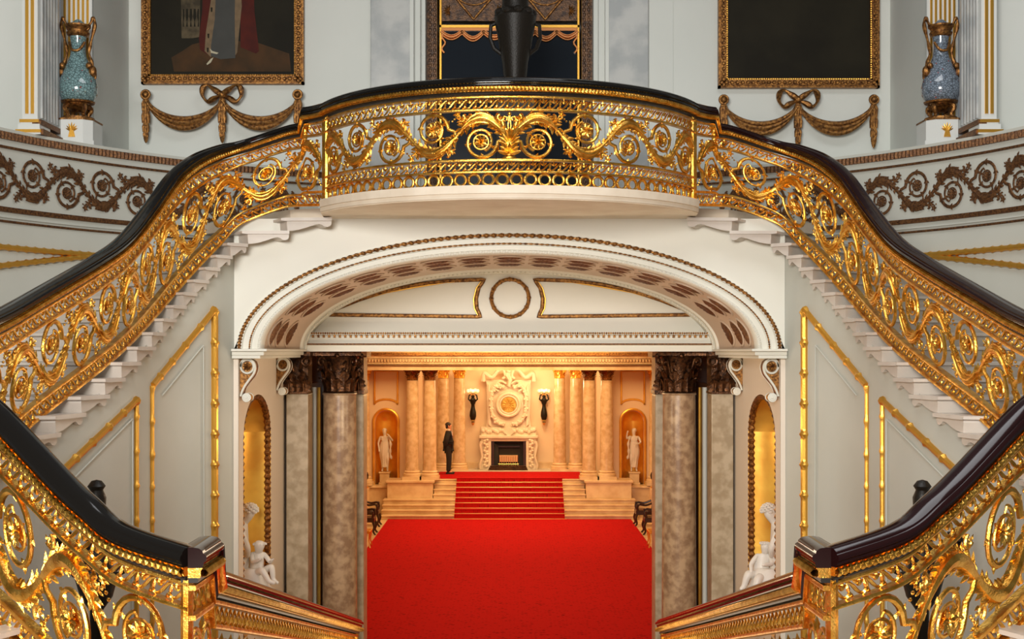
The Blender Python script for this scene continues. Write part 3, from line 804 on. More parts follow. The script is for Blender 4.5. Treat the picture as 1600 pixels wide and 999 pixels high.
def door_leaf(s, side):
    root = thing('gilded_door', 'tall gilt-framed glass door leaf behind the balcony, the %s leaf of the pair' % side, 'door', (s*.5, 17.9, zr(1.62)), 'gilded double doors')
    x0, x1 = (.02, .98); X = lambda a: s*a; yf = 17.86; zb = zr(1.62); zm = zr(4.52); zt = 13.5
    def bx(mb, a, c_, y0, y1, z0, z1): mb.box(min(X(a), X(c_)), max(X(a), X(c_)), y0, y1, z0, z1)
    b = MB(); bx(b, x0, x0+.04, yf, yf+.08, zb, zt); bx(b, x1-.035, x1, yf, yf+.08, zb, zt); bx(b, x0, x1, yf, yf+.08, zm, zm+.045); bx(b, x0, x1, yf, yf+.08, zb, zb+.3)
    b.build('frame', 'gold_plain', root, smooth=False, bevel=.006)
    b = MB(); bx(b, x0+.04, x1-.035, yf+.03, yf+.05, zb+.3, zm); b.build('glass_pane', 'dark_glass', root, smooth=False)
    b = MB(); bx(b, x0+.04, x1-.035, yf+.02, yf+.06, zm+.1, zt); cp_ = b.build('carved_panel', 'carved_wood', root, smooth=False)
    # diamond and sunburst on the carved panel
    b = MB(); cx, cz = X((x0+x1)/2), zm+.62
    dia = [(cx, yf+.01, cz-.5), (cx+.42, yf+.01, cz), (cx, yf+.01, cz+.5), (cx-.42, yf+.01, cz)]
    mould(b, dia, .018)
    for i in range(24):
        a = 2*PI*i/24; d = Vector((math.cos(a), 0, math.sin(a))); b.leaf((cx+.1*d.x, yf+.01, cz+.1*d.z), d, (-d.z, 0, d.x), (0,1,0), .16 if i % 2 else .12, .014, .012)
    ring = [(cx+.30*math.cos(2*PI*i/30), yf+.01, cz+.30*math.sin(2*PI*i/30)) for i in range(30)]; b.tube(ring, .012, 6, closed=True, up=(0,1,0))
    for q in range(4):
        sx, sz = (1, -1)[q % 2], (1, -1)[q//2]
        px_, pz_ = cx+sx*.34, cz+sz*.38
        for i in range(7):
            a = R(-90+30*i); d = Vector((math.cos(a)*sx, 0, math.sin(a)*sz)); b.leaf((px_, yf+.01, pz_), d, (-d.z, 0, d.x), (0,1,0), .09, .013, .012)
    b.build('sunburst', 'gold_old', cp_)
    # swag valance at the head of the pane
    b = MB()
    for j in range(3):
        a0, a1 = x0+.04+j*.30, x0+.04+(j+1)*.30
        for rr, dz in ((.020, 0), (.012, -.035), (.010, .03)):
            pts = [(X(a0+(a1-a0)*t), yf+.01, zm-.05-(.10 if j == 1 else .08)*math.sin(PI*t)+dz) for t in [i/10 for i in range(11)]]
            b.tube(pts, rr, 6, up=(0,1,0))
        b.ball((X(a0), yf+.01, zm-.06), .03, 7, 5)
    for a in (x0+.06, x1-.06):
        pts = [(X(a+.025*math.sin(i*1.1)), yf+.01, zm-.08-.03*i) for i in range(10)]
        b.tube(pts, .018, 6, up=(0,1,0))
    bx(b, x0+.04, x1-.035, yf, yf+.03, zm-.04, zm)
    b.build('valance', 'copper_trim', root)
for s, sd in ((-1, 'left'), (1, 'right')): door_leaf(s, sd)

# dark bronze figure vase before the door
root = thing('bronze_urn', 'tall dark bronze urn with handles standing before the gilded doors', 'urn', (.12, 15.8, zr(1.62)))
xU = (805-PX)*15.8/F; zU = zr(1.62)
b = MB(); b.box(xU-.24, xU+.24, 15.56, 16.04, zU, zU+1.62); b.box(xU-.27, xU+.27, 15.53, 16.07, zU, zU+.1); b.box(xU-.27, xU+.27, 15.53, 16.07, zU+1.55, zU+1.64); b.build('pedestal', 'bronze', root, smooth=False, bevel=.01)
b = MB(); b.lathe([(.15,1.64),(.16,1.68),(.13,1.72),(.145,1.80),(.16,1.95),(.20,2.15),(.225,2.3),(.25,2.42),(.26,2.50),(.22,2.56),(.17,2.60),(.16,2.72),(.20,2.80),(.17,2.80),(.1,2.7)], (xU, 15.8, zU), 28)
for i in range(9):
    a = 2*PI*i/9; b.ball((xU+.20*math.cos(a), 15.8+.20*math.sin(a), zU+2.55), .07, 8, 6, (1, 1, .8))
b.build('body', 'bronze', root)
for s in (-1, 1):
    b = MB(); b.tube([(xU+s*.2, 15.8, zU+2.45), (xU+s*.30, 15.8, zU+2.40), (xU+s*.31, 15.8, zU+2.25), (xU+s*.26, 15.8, zU+2.12), (xU+s*.17, 15.8, zU+2.05)], .025, 7); b.build('handle', 'bronze', root)

# ------------------------------------------------------------------ BALUSTRADES
def arcp(n=70):
    tm = math.asin(1.99/BR); out = []
    for i in range(n+1):
        t = -tm+2*tm*i/n; out.append((BR*math.sin(t), BCY-BR*math.cos(t), 2.70, 1.62-.005))
    return out
BP = Path(arcp(), flip=-1)
root = thing('balcony_balustrade', 'gilded openwork balustrade with a black handrail bowing out over the arch', 'balustrade', (0, 12.6, zr(1.62)))
ss = rail_top(root, BP, 'lacquer')
L = BP.L
b = MB()
for v0, v1 in ((.895,.915),(.765,.785),(.262,.285),(.145,.165)): bar(b, ss, v0, v1, .028)
bar(b, ss, .0, .012, .028); b.build('gilt_rails', 'gold', root, warp=BP.warp)
b = MB(); frieze(b, L, .787, .893); b.build('upper_frieze', 'gold', root, warp=BP.warp)
b = MB(); frieze(b, L, .167, .260); b.build('lower_frieze', 'gold', root, warp=BP.warp)
mid = L/2; va, vb = .285, .765; n = 5; u = (mid-.02)/n
b = MB(); ros = []
for s in (-1, 1):
    f = 1
    for i in range(n):
        sub = MB(); rr = []
        scroll_unit(sub, u*(i+.5)+.03, f, (va+vb)/2, (vb-va)/2, u, 1.2, rr)
        sub.v = [(mid+s*v[0], v[1], v[2]) for v in sub.v]
        b.add(sub.v, sub.f); ros.append((mid+s*rr[0][0], rr[0][1])); f = -f
b.build('scrollwork', 'gold', root, warp=BP.warp)
for c in ros: b = MB(); rosette(b, c, .074); b.build('rosette', 'gold', root, warp=BP.warp)
b = MB()                                    # central acanthus vase
for i in range(9):
    a = R(90+(i-4)*17); d = Vector((math.cos(a), .05, math.sin(a)))
    b.leaf((mid+.02*(i-4)*.5, .01, .40), d, (-d.z, 0, d.x), (0,1,0), .21-.012*abs(i-4), .030, .03)
for i in range(7):
    a = R(90+(i-3)*26); d = Vector((math.cos(a), .1, math.sin(a)))
    b.leaf((mid, .025, .335), d, (-d.z, 0, d.x), (0,1,0), .12, .028, .03)
vsz = []
for r_, z_ in ((.065,.290),(.065,.305),(.035,.32),(.05,.345),(.075,.40),(.085,.44),(.06,.48)): vsz.append((r_, z_))
b.lathe(vsz, (mid, 0, 0), 14, 1, .5)
for s in (-1, 1):
    b.tube([(mid+s*.01, 0, .56), (mid+s*.05, 0, .60), (mid+s*.07, 0, .66), (mid+s*.05, 0, .71), (mid+s*.02, 0, .70), (mid+s*.03, 0, .67)], .011, 6, up=(0,1,0))
    b.tube([(mid, 0, .50), (mid+s*.015, 0, .62), (mid, 0, .75)], .009, 6, up=(0,1,0))
b.ball((mid, 0, .735), .022, 8, 5); b.build('acanthus_vase', 'gold', root, warp=BP.warp)
nr = 36
for i in range(nr):
    s0 = L*(i+.5)/nr; b = MB(); r_ = .056
    b.tube([(s0+r_*math.cos(2*PI*j/18), 0, .079+r_*math.sin(2*PI*j/18)) for j in range(18)], .0155, 8, closed=True, up=(0,1,0))
    b.build('ring', 'gold', root, warp=BP.warp)
for sE in (.015, L-.015):
    b = MB(); b.tube([(sE, 0, v) for v in (0, .3, .6, .93)], .03, 8, up=(0,1,0)); b.build('end_post', 'gold', root, warp=BP.warp)

def smooth01(t): t = max(0, min(1, t)); return t*t*(3-2*t)
for s, side in ((-1, 'left'), (1, 'right')):
    pts = crom(FL, 6)
    if s > 0: pts = [(-p[0], p[1], p[2], p[3]) for p in pts]
    def extra(sv): return .17*(1-smooth01((sv-.40)/.045))
    P_ = Path(pts, flip=(1 if s < 0 else -1), extra=extra)
    root = thing('stair_balustrade', 'gilded scrollwork balustrade with dark handrail curving round the %s flight up to the balcony' % side, 'balustrade', (s*1.6, 6.42, zr(LAND)), 'balustrades of the curving flights')
    ss = rail_top(root, P_, 'lacquer' if s < 0 else 'mahogany', .028)
    b = MB()
    for v0, v1 in ((.895,.915),(.765,.788),(.140,.165),(.0,.028)): bar(b, ss, v0, v1, .030)
    b.build('gilt_rails', 'gold', root, warp=P_.warp)
    b = MB(); frieze(b, P_.L, .79, .893); b.build('upper_frieze', 'gold', root, warp=P_.warp)
    b = MB(); frieze(b, P_.L, .03, .138); b.build('lower_frieze', 'gold', root, warp=P_.warp)
    scroll_panels(root, P_, ss, .168, .763, .50, 1, 1.3, .12, P_.L-.05)
    for sE in (.03, P_.L-.02):
        b = MB(); b.tube([(sE, 0, v) for v in (0, .3, .6, .93)], .032, 8, up=(0,1,0)); b.build('end_post', 'gold', root, warp=P_.warp)
    # lower flight
    def lowz(y): return -1.16-(y-6.85)*(1.62/6.45)
    pl = [(-1.60,6.40,-1.16,-2.12),(-1.60,6.85,-1.16,-2.16)]+[(-1.60, 6.85+.3225*i, lowz(6.85+.3225*i), lowz(6.85+.3225*i)-1.0) for i in range(1, 21)]
    if s > 0: pl = [(-p[0], p[1], p[2], p[3]) for p in pl]
    P2 = Path(pl, flip=(-1 if s < 0 else 1), extra=lambda sv: .18*(1-smooth01((sv-.40)/.04)))
    root = thing('stair_balustrade', 'straight gilded balustrade with dark red handrail going down to the hall on the %s' % side, 'balustrade', (s*1.6, 6.85, zr(-2.1)), 'balustrades of the straight lower flight')
    ss = rail_top(root, P2, 'mahogany', .04)
    b = MB()
    for v0, v1 in ((.89,.915),(.745,.77),(.140,.165),(.0,.028)): bar(b, ss, v0, v1, .030)
    b.build('gilt_rails', 'gold', root, warp=P2.warp)
    b = MB(); nn = int(P2.L/.11)
    for i in range(nn):                     # palmette frieze
        s0 = P2.L*(i+.5)/nn
        b.tube([(s0-.045, 0, .775), (s0-.035, 0, .85), (s0, 0, .88), (s0+.035, 0, .85), (s0+.045, 0, .775)], .007, 5, up=(0,1,0))
        for a in (-40, -15, 15, 40):
            d = Vector((math.sin(R(a)), .1, math.cos(R(a)))); b.leaf((s0, 0, .775), d, (-d.z, 0, d.x), (0,1,0), .075, .012, .012)
        b.ball((s0+.055, 0, .80), .012, 6, 4)
    b.build('palmette_frieze', 'gold', root, warp=P2.warp)
    b = MB(); na = int(P2.L/.23)
    for i in range(na):                     # interlaced arches with foliage
        s0 = P2.L*(i+.5)/na; w_ = P2.L/na
        for rr, tr in ((.105, .012), (.075, .008)):
            b.tube([(s0+rr*math.cos(PI*(1-j/12)), 0, .56+rr*1.2*math.sin(PI*j/12)) for j in range(13)], tr, 6, up=(0,1,0))
        b.tube([(s0+w_/2, 0, .17), (s0+w_/2, 0, .60)], .012, 6, up=(0,1,0))
        for k_ in range(9):
            a = R(20+17.5*k_); d = Vector((math.cos(a), .1, math.sin(a))); b.leaf((s0, 0, .50), d, (-d.z, 0, d.x), (0,1,0), .09, .016, .015)
        for k_ in range(3): b.leaf((s0+w_/2, 0, .60+.03*k_), (.5*(k_-1), 0, 1), (1,0,0), (0,1,0), .07, .014, .014)
    b.build('arcade', 'gold', root, warp=P2.warp)
    scroll_panels(root, P2, ss, .168, .52, .38, 1, 1, .05, P2.L-.05)
    b = MB(); sE = P2.L-.03; b.tube([(sE, 0, v) for v in (0, .3, .6, .95)], .035, 8, up=(0,1,0)); b.build('end_post', 'gold', root, warp=P2.warp)

# ------------------------------------------------------------------ STAIRS
def seg_outer(x, y, s=-1):
    c0 = (-.9, 11.2); dx, dy = x-c0[0], y-c0[1]; l = math.hypot(dx, dy); dx /= l; dy /= l
    ox, oy = c0[0]-OC[0], c0[1]-OC[1]; B = ox*dx+oy*dy; Cc = ox*ox+oy*oy-(OR-.01)**2
    t = -B+math.sqrt(B*B-Cc); return (c0[0]+dx*t, c0[1]+dy*t)
for s, side in ((-1, 'left'), (1, 'right')):
    root = thing('curved_staircase', 'white marble flight of bracketed steps curving up along the %s wall to the balcony' % side, 'staircase', (s*3.7, 10.5, zr(-2)), 'curving flights')
    top_pt = (-1.92, 14.08)
    for k_ in range(len(TIPS)):
        z = 1.62-RISE*(k_+1); pr = Vector(TIPS[k_]); a = Vector(TIPS[k_+1]) if k_+1 < len(TIPS) else pr+(pr-Vector(TIPS[k_-1]))
        d = (a-pr); w_ = d.length; d.normalize()
        inn = Vector((-d.y, d.x)); inn = -inn if inn.dot(Vector((0, 11.0))-pr) < 0 else inn
        def so(p): return Vector(seg_outer(p.x, p.y))
        # the carved end: thin with a curl at the uphill end, full depth under the nosing
        tread = [(-.10, 0), (1.0, 0), (1.0+.05/w_, -.004), (1.0+.05/w_, -.030), (1.0, -.036), (-.10, -.036)]
        curl = min(.10, .03/w_)
        solid = [(-.07, -.034), (1.0-.02, -.034), (.985, -.060), (.97, -RISE), (.86, -RISE+.002), (.70, -RISE+.012), (.50, -.105), (.32, -.078), (.22, -.070), (.15, -.078), (.09, -.098), (.02, -.104), (-.05, -.092), (-.08, -.065)]
        b = MB()
        for pr_, i_off, in_ in ((tread, .0, 0), (solid, -.03, 0)):
            ia, oa_ = [], []
            for u_, h_ in pr_:
                q = pr+(a-pr)*u_; qi = q+inn*i_off; qo = so(q)
                ia.append((qi.x, qi.y, zr(z+h_))); oa_.append((qo.x, qo.y, zr(z+h_)))
            if s > 0: ia = [(-x, y, z_) for x, y, z_ in ia]; oa_ = [(-x, y, z_) for x, y, z_ in oa_]
            m_ = len(ia)
            b.add(ia+oa_, [tuple(range(m_)), tuple(range(m_, 2*m_))[::-1]]+[(i, (i+1) % m_, m_+(i+1) % m_, m_+i) for i in range(m_)])
        b.build('step', 'white_marble', root, smooth=False)
    # runner of carpet on the treads is out of sight; the soffit closes the flight from below
root = thing('lower_staircase', 'straight marble flight running down from the near landing into the hall', 'staircase', (0, 6.6, zr(LAND)))
nst = 25; H = CZ+LAND
for i in range(nst-1):
    z = H-H/nst*(i+1); y = 6.55+.51*i
    b = MB(); b.box(-1.72, 1.72, y, y+.53, max(0, z-.45), z); b.build('step', 'white_marble', root, smooth=False)

# ------------------------------------------------------------------ near columns, pilasters and mirror doors
def acanthus_leaf(mb, base, out, side, h, w, curl):
    """lobed leaf that leans out and curls over at the tip"""
    base, out, side = Vector(base), Vector(out), Vector(side); NT, NS = 12, 6; vs = []
    for j in range(NT+1):
        t = j/NT; lob = 1+.30*math.sin(t*PI*7)*(1-t*.3); ww = w*(.55+.75*math.sin(PI*min(1, t*.85+.12)))*.62*lob*(1-.55*t**4)
        o_ = .02*h+curl*(t**2.6); z_ = h*(t if t < .82 else .82+.5*(t-.82)-3.6*(t-.82)**2)
        for i in range(NS+1):
            u = i/NS*2-1; rib = -.22*w*abs(u)**1.4+.05*w*math.cos(u*PI*2)
            vs.append(tuple(base+side*(u*ww)+out*(o_+rib)+Vector((0, 0, z_-.10*h*abs(u)*t))))
    mb.add(vs, [(j*(NS+1)+i, j*(NS+1)+i+1, (j+1)*(NS+1)+i+1, (j+1)*(NS+1)+i) for j in range(NT) for i in range(NS)])
def acanthus_capital(mb, c, r, h, n=8, sq=True):
    x, y, z = c
    mb.lathe([(r*.95, 0), (r*1.07, h*.03), (r*.95, h*.06), (r*.90, h*.5), (r*1.1, h*.8), (r*1.25, h*.88)], c, 20)
    for z0, hh_, off, cu in ((.05, .40, 0, .34), (.05, .66, .5, .42)):
        for i in range(n):
            a = 2*PI*(i+off)/n; o_ = Vector((math.cos(a), math.sin(a), 0)); sd = Vector((-math.sin(a), math.cos(a), 0))
            acanthus_leaf(mb, (x+o_.x*r*.98, y+o_.y*r*.98, z+h*z0), o_, sd, h*hh_, r*.40, r*cu)
    for i in range(4):                      # corner volutes
        a = PI/4+i*PI/2; ca, sa = math.cos(a), math.sin(a); rr = r*1.52; vol = [(x+ca*r*.9, y+sa*r*.9, z+h*.50)]
        for j in range(14):
            t = PI*.9-j/13*2*PI*1.35; q = r*.30*(1-j/18); vol.append((x+ca*(rr-r*.08+q*math.cos(t)), y+sa*(rr-r*.08+q*math.cos(t)), z+h*.76+q*math.sin(t)))
        mb.tube(vol, [r*.07]+[r*.10]*14, 7)
        for q in (-1, 1):
            o_ = Vector((math.cos(a+q*.33), math.sin(a+q*.33), 0)); sd = Vector((-o_.y, o_.x, 0))
            acanthus_leaf(mb, (x+o_.x*r, y+o_.y*r, z+h*.52), o_, sd, h*.30, r*.24, r*.30)
        a2 = i*PI/2; mb.ball((x+math.cos(a2)*r*1.32, y+math.sin(a2)*r*1.32, z+h*.90), r*.17, 8, 6)
    w_ = r*1.5
    mb.vprism([(x-w_, y-w_), (x, y-w_*.82), (x+w_, y-w_), (x+w_*.82, y), (x+w_, y+w_), (x, y+w_*.82), (x-w_, y+w_), (x-w_*.82, y)], z+h*.90, z+h)
for s, side in ((-1, 'left'), (1, 'right')):
    cx, cy = s*2.335, 17.62
    root = thing('marble_column', 'large veined brown marble column with dark leafy capital, nearest the hall carpet on the %s' % side, 'column', (cx, cy, 0), 'pair of large columns under the arch')
    b = MB(); b.box(cx-.36, cx+.36, cy-.36, cy+.36, 0, .14); b.lathe([(.34,.14),(.35,.18),(.34,.22),(.29,.25),(.31,.30),(.27,.34)], (cx, cy, 0), 32); b.build('base', 'white_marble', root)
    b = MB(); b.lathe([(.25,.34),(.238,.5),(.238,1.6),(.222,zr(-.60)),(.238,zr(-.585)),(.228,zr(-.57))], (cx, cy, 0), 40); b.build('shaft', 'brown_marble', root)
    b = MB(); acanthus_capital(b, (cx, cy, zr(-.575)), .222, .575); b.build('capital', 'bronze_old', root)
    # pilaster against the jamb
    x0, x1 = s*2.685, s*3.03
    root = thing('marble_pilaster', 'flat veined marble pilaster with dark leafy capital against the %s jamb' % side, 'pilaster', (s*2.8, 17.3, 0), 'pair of pilasters under the arch')
    b = MB(); b.box(min(x0, x1), max(x0, x1), 17.15, 17.6, 0, .3); b.build('base', 'white_marble', root, smooth=False)
    b = MB(); b.box(min(x0, x1)+.03, max(x0, x1)-.02, 17.2, 17.6, .3, zr(-.57)); b.build('shaft', 'pilaster_marble', root, smooth=False, bevel=.012)
    b = MB(); b.box(min(x0, x1)+.02, max(x0, x1)-.02, 17.18, 17.6, zr(-.57), zr(-.54)); b.box(min(x0, x1)+.03, max(x0, x1)-.03, 17.22, 17.6, zr(-.54), 0+zr(-.06))
    wq = abs(x1-x0)
    for n_, z0, hh_, cu in ((3, -.55, .22, .08), (2, -.55, .36, .10)):
        for i in range(n_): acanthus_leaf(b, (min(x0, x1)+wq*(i+.5)/n_, 17.20, zr(z0)), (0,-1,0), (1,0,0), hh_, .095, cu)
    for q, dq in ((min(x0, x1)+.05, -1), (max(x0, x1)-.05, 1)):
        b.tube([(q-dq*.08, 17.18, zr(-.26))]+[(q+dq*.02+.06*math.cos(t)*dq, 17.10, zr(-.13)+.06*math.sin(t)) for t in [2.6-i*.55 for i in range(12)]], .022, 6)
    b.ball(((x0+x1)/2, 17.08, zr(-.05)), .04, 8, 6)
    b.box(min(x0, x1)-(.0 if s < 0 else .03), max(x0, x1)+(.03 if s < 0 else .0), 17.06, 17.6, zr(-.06), zr(.0))
    b.build('capital', 'bronze_old', root)
    # second pilaster behind the column, at the mouth of the hall
    a0, a1 = s*2.055, s*2.36
    root = thing('marble_pilaster', 'narrow pale marble pier just behind the large column on the %s' % side, 'pilaster', (s*2.2, 18.3, 0), 'piers behind the large columns')
    b = MB(); b.box(min(a0, a1), max(a0, a1), 18.05, 18.5, .3, zr(-.6)); b.build('shaft', 'pilaster_marble', root, smooth=False, bevel=.03)
    b = MB(); b.box(min(a0, a1)-.03, max(a0, a1)+.03, 18.0, 18.55, 0, .3); b.build('base', 'white_marble', root, smooth=False)
    b = MB(); b.box(min(a0, a1)-.01, max(a0, a1)+.01, 18.03, 18.52, zr(-.6), zr(-.55))
    for z0, hh_, n_ in ((-.56, .24, 3), (-.56, .38, 2)):
        for i in range(n_): acanthus_leaf(b, (min(a0, a1)+abs(a1-a0)*(i+.5)/n_, 18.05, zr(z0)), (0,-1,0), (1,0,0), hh_, .09, .09)
    b.box(min(a0, a1), max(a0, a1), 18.06, 18.5, zr(-.55), zr(-.05))
    b.box(min(a0, a1)-.05, max(a0, a1)+.05, 17.96, 18.55, zr(-.08), zr(0)); b.build('capital', 'bronze_old', root)
    # glazed door leaf standing open between pilaster and column
    root = thing('mirror_door', 'narrow mirrored door leaf with gilt edge, standing between the %s pilaster and column' % side, 'door', (s*2.65, 18.2, 0), 'mirrored door leaves')
    b = MB(); b.box(min(s*2.76, s*2.82), max(s*2.76, s*2.82), 17.75, 18.9, .05, zr(-.45)); b.build('leaf', 'dark_wood', root, smooth=False)
    b = MB(); b.tube([(s*2.725, 17.86, z_) for z_ in (.1, 1.5, 3, zr(-.5))], .035, 12); b.build('painted_glint', 'arch_paint', root)  # white tube stands in for the highlight down the leaf's edge
    b = MB(); b.tube([(s*2.655, 17.84, z_) for z_ in (.1, 1.5, 3, zr(-.5))], .024, 8); b.build('gilt_edge', 'gold_leaf', root)
    b = MB(); b.box(min(s*2.40, s*3.04), max(s*2.40, s*3.04), 18.92, 19.0, 0, zr(.1)); struct(b, 'wall_screen_'+side, 'dark_wood', smooth=False)
    b = MB(); b.box(min(s*3.04, s*6.1), max(s*3.04, s*6.1), 17.6, 17.9, 0, zr(1.3)); struct(b, 'wall_partition_'+side, 'hall_paint', smooth=False)

# ------------------------------------------------------------------ FAR END OF THE HALL
EY = 42.3
b = MB()                                     # entablature
b.box(-6, 6, 41.0, 42.6, zr(-.60), zr(-.40)); b.box(-6, 6, 40.95, 42.6, zr(-.40), zr(-.37)); b.box(-6, 6, 40.9, 42.6, zr(-.22), zr(-.12)); b.box(-6, 6, 40.98, 42.6, zr(-.37), zr(-.22)); b.box(-6, 6, 40.8, 42.6, zr(-.12), zr(1.25))
struct(b, 'wall_entablature', 'hall_marble', smooth=False)
b = MB()
for i in range(110):
    x = -5.4+10.8*(i+.5)/110; b.box(x-.026, x+.026, 40.88, 41.0, zr(-.33), zr(-.25))
struct(b, 'trim_30', 'hall_marble', smooth=False)
b = MB(); b.box(-5.5, 5.5, 40.90, 41.0, zr(-.455), zr(-.425)); struct(b, 'trim_31', 'gold_brown', smooth=False)
b = MB(); b.box(-5.5, 5.5, 40.76, 40.82, zr(-.13), zr(-.03)); struct(b, 'trim_32', 'gold_old', smooth=False)
# side walls with niches
for s, side in ((-1, 'left'), (1, 'right')):
    xa, xb = 3.40, 4.62; nc = s*4.075; nw = .36; zs = -2.32; zf = -4.39
    b = MB()
    def topn(x):
        d = abs(x-nc)
        return zs+nw*math.sqrt(max(0, 1-(d/nw)**2)) if d <= nw+1e-6 else None
    xs = sorted([s*xa, s*5.9]+[nc-nw+2*nw*i/20 for i in range(21)])
    for a, c_ in zip(xs, xs[1:]):
        m_ = (a+c_)/2
        if abs(m_-nc) > nw: b.add([(a, EY, 0), (c_, EY, 0), (c_, EY, zr(-.4)), (a, EY, zr(-.4))], [(0,1,2,3)])
        else:
            b.add([(a, EY, zr(topn(a))), (c_, EY, zr(topn(c_))), (c_, EY, zr(-.4)), (a, EY, zr(-.4))], [(0,1,2,3)])
            b.add([(a, EY, 0), (c_, EY, 0), (c_, EY, zr(zf)), (a, EY, zr(zf))], [(0,1,2,3)])
    struct(b, 'wall_end_'+side, 'hall_paint', smooth=False)
    b = MB(); N = 16; cols = [(nc-nw*math.cos(PI*i/N), EY+.38*math.sin(PI*i/N)) for i in range(N+1)]; vs = []
    for x, y in cols: vs += [(x, y, zr(zf)), (x, y, zr(zs))]
    b.add(vs, [(2*i, 2*i+2, 2*i+3, 2*i+1) for i in range(N)])
    rg = []
    for j in range(7):
        e = PI/2*j/6
        for x, y in cols: rg.append((nc+(x-nc)*math.cos(e), EY+(y-EY)*math.cos(e), zr(zs+nw*math.sin(e))))
    b.add(rg, [(j*(N+1)+i, j*(N+1)+i+1, (j+1)*(N+1)+i+1, (j+1)*(N+1)+i) for j in range(6) for i in range(N)])
    b.add([(x, y, zr(zf)) for x, y in cols], [tuple(range(N+1))])
    struct(b, 'trim_far_niche_'+side, 'gold_leaf')
    b = MB(); pt = [(nc-nw-.05, EY-.02, zr(zf))]+[(nc-(nw+.05)*math.cos(PI*i/20), EY-.02, zr(zs+(nw+.05)*math.sin(PI*i/20))) for i in range(21)]+[(nc+nw+.05, EY-.02, zr(zf))]
    b.tube(pt, .045, 8); struct(b, 'trim_far_niche_border_'+side, 'gold_leaf')
    b = MB()                                # gilt panel above
    x0, x1 = nc-.38, nc+.38
    pt = [(x0, EY-.02, zr(-1.75)), (x0, EY-.02, zr(-.66)), (x1, EY-.02, zr(-.66)), (x1, EY-.02, zr(-1.75))]+[(nc+.38*math.cos(PI*i/10), EY-.02, zr(-1.75+.17*math.sin(PI*i/10))) for i in range(1, 10)]
    b.tube(pt, .035, 6, closed=True, up=(0,1,0)); struct(b, 'trim_far_panel_'+side, 'gold_leaf')
    b = MB(); b.box(min(s*3.45, s*5.9), max(s*3.45, s*5.9), 41.7, EY+.5, 0, zr(-4.45)); b.box(min(s*3.45, s*5.9), max(s*3.45, s*5.9), 41.64, EY+.5, zr(-4.45), zr(-4.39)); struct(b, 'trim_plinth_'+side, 'hall_marble', smooth=False, bevel=.02)
    # alcove side and back walls
    b = MB(); b.box(min(s*3.05, s*3.4), max(s*3.05, s*3.4), EY, 46, 0, zr(1)); struct(b, 'wall_alcove_'+side, 'hall_paint', smooth=False)
b = MB(); b.box(-3.4, 3.4, 45.75, 46.0, 0, zr(1.2)); struct(b, 'wall_alcove_back', 'hall_paint', smooth=False)
b = MB(); b.box(-3.05, 3.05, 45.68, 45.75, zr(-4.2), zr(-3.95)); struct(b, 'baseboard_back', 'hall_marble', smooth=False, bevel=.02)
# steps, platform
root = thing('marble_steps', 'broad cream marble steps rising to the fireplace alcove', 'steps', (0, 41, 0))
for i in range(8):
    z = 1.1*(i+1)/8; y = 40.3+.27*i; w_ = 4.05 if i < 4 else 2.46
    b = MB(); b.box(-w_, w_, y, y+.29 if i < 3 or (4 <= i < 7) else (42.35 if i == 3 else 45.75), z-.1375, z); b.box(-w_-.015, w_+.015, y-.03, y, z-.045, z)
    b.build('step', 'hall_marble', root, smooth=False, bevel=.012)
root = thing('stair_runner', 'narrow red carpet runner laid down the marble steps, held by brass rods', 'carpet', (0, 40.3, 0))
b = MB()
for i in range(8):
    z = 1.1*(i+1)/8; y = 40.3+.27*i; zp = z-.1375
    b.box(-1.74, 1.74, y-.045, y-.030, zp+(.014 if i else .026), z+.012); b.box(-1.74, 1.74, y-.045, y+.225 if i < 7 else y-.03, z, z+.014)
b.build('carpet', 'runner_carpet', root, smooth=False)
for i in range(8):
    zp = 1.1*i/8; y = 40.3+.27*i
    b = MB(); b.tube([(-1.80, y-.058, zp+.032), (1.80, y-.058, zp+.032)], .011, 8); b.build('stair_rod', 'brass', root)
b = MB(); b.box(-2.44, 2.44, 42.19, 44.55, 1.1, 1.116); tag(b.build('platform_carpet', 'runner_carpet', smooth=False), 'red carpet on the platform before the fireplace', 'carpet')
for s, side in ((-1, 'left'), (1, 'right')):
    root = thing('column_pedestal', 'low marble pedestal carrying two columns, %s of the red steps' % side, 'pedestal', (s*3.0, 41.6, 0), 'pedestals of the paired columns')
    b = MB(); b.box(min(s*2.48, s*3.95), max(s*2.48, s*3.95), 41.38, 42.3, .55, 1.05); b.build('block', 'hall_marble', root, smooth=False, bevel=.01)
    b = MB(); b.box(min(s*2.42, s*4.0), max(s*2.42, s*4.0), 41.32, 42.3, 1.05, 1.13); b.build('cap', 'hall_marble', root, smooth=False, bevel=.02)
def far_column(x, y, z0, label, capmat='gold_old', r=.215, mat='hall_column_marble'):
    root = thing('hall_column', label, 'column', (x, y, z0), 'columns at the far end of the hall')
    b = MB(); b.box(x-r*1.45, x+r*1.45, y-r*1.45, y+r*1.45, z0, z0+.10); b.lathe([(r*1.4,.10),(r*1.42,.14),(r*1.4,.18),(r*1.15,.21),(r*1.25,.25),(r*1.08,.29)], (x, y, z0), 24); b.build('base', 'hall_marble', root)
    h = zr(-.94)-z0
    b = MB(); b.lathe([(r*1.06,.29),(r,.5),(r,h*.4),(r*.88,h)], (x, y, z0), 28); b.build('shaft', mat, root)
    b = MB(); acanthus_capital(b, (x, y, zr(-.94)), r*.85, .34, 6); b.build('capital', capmat, root)
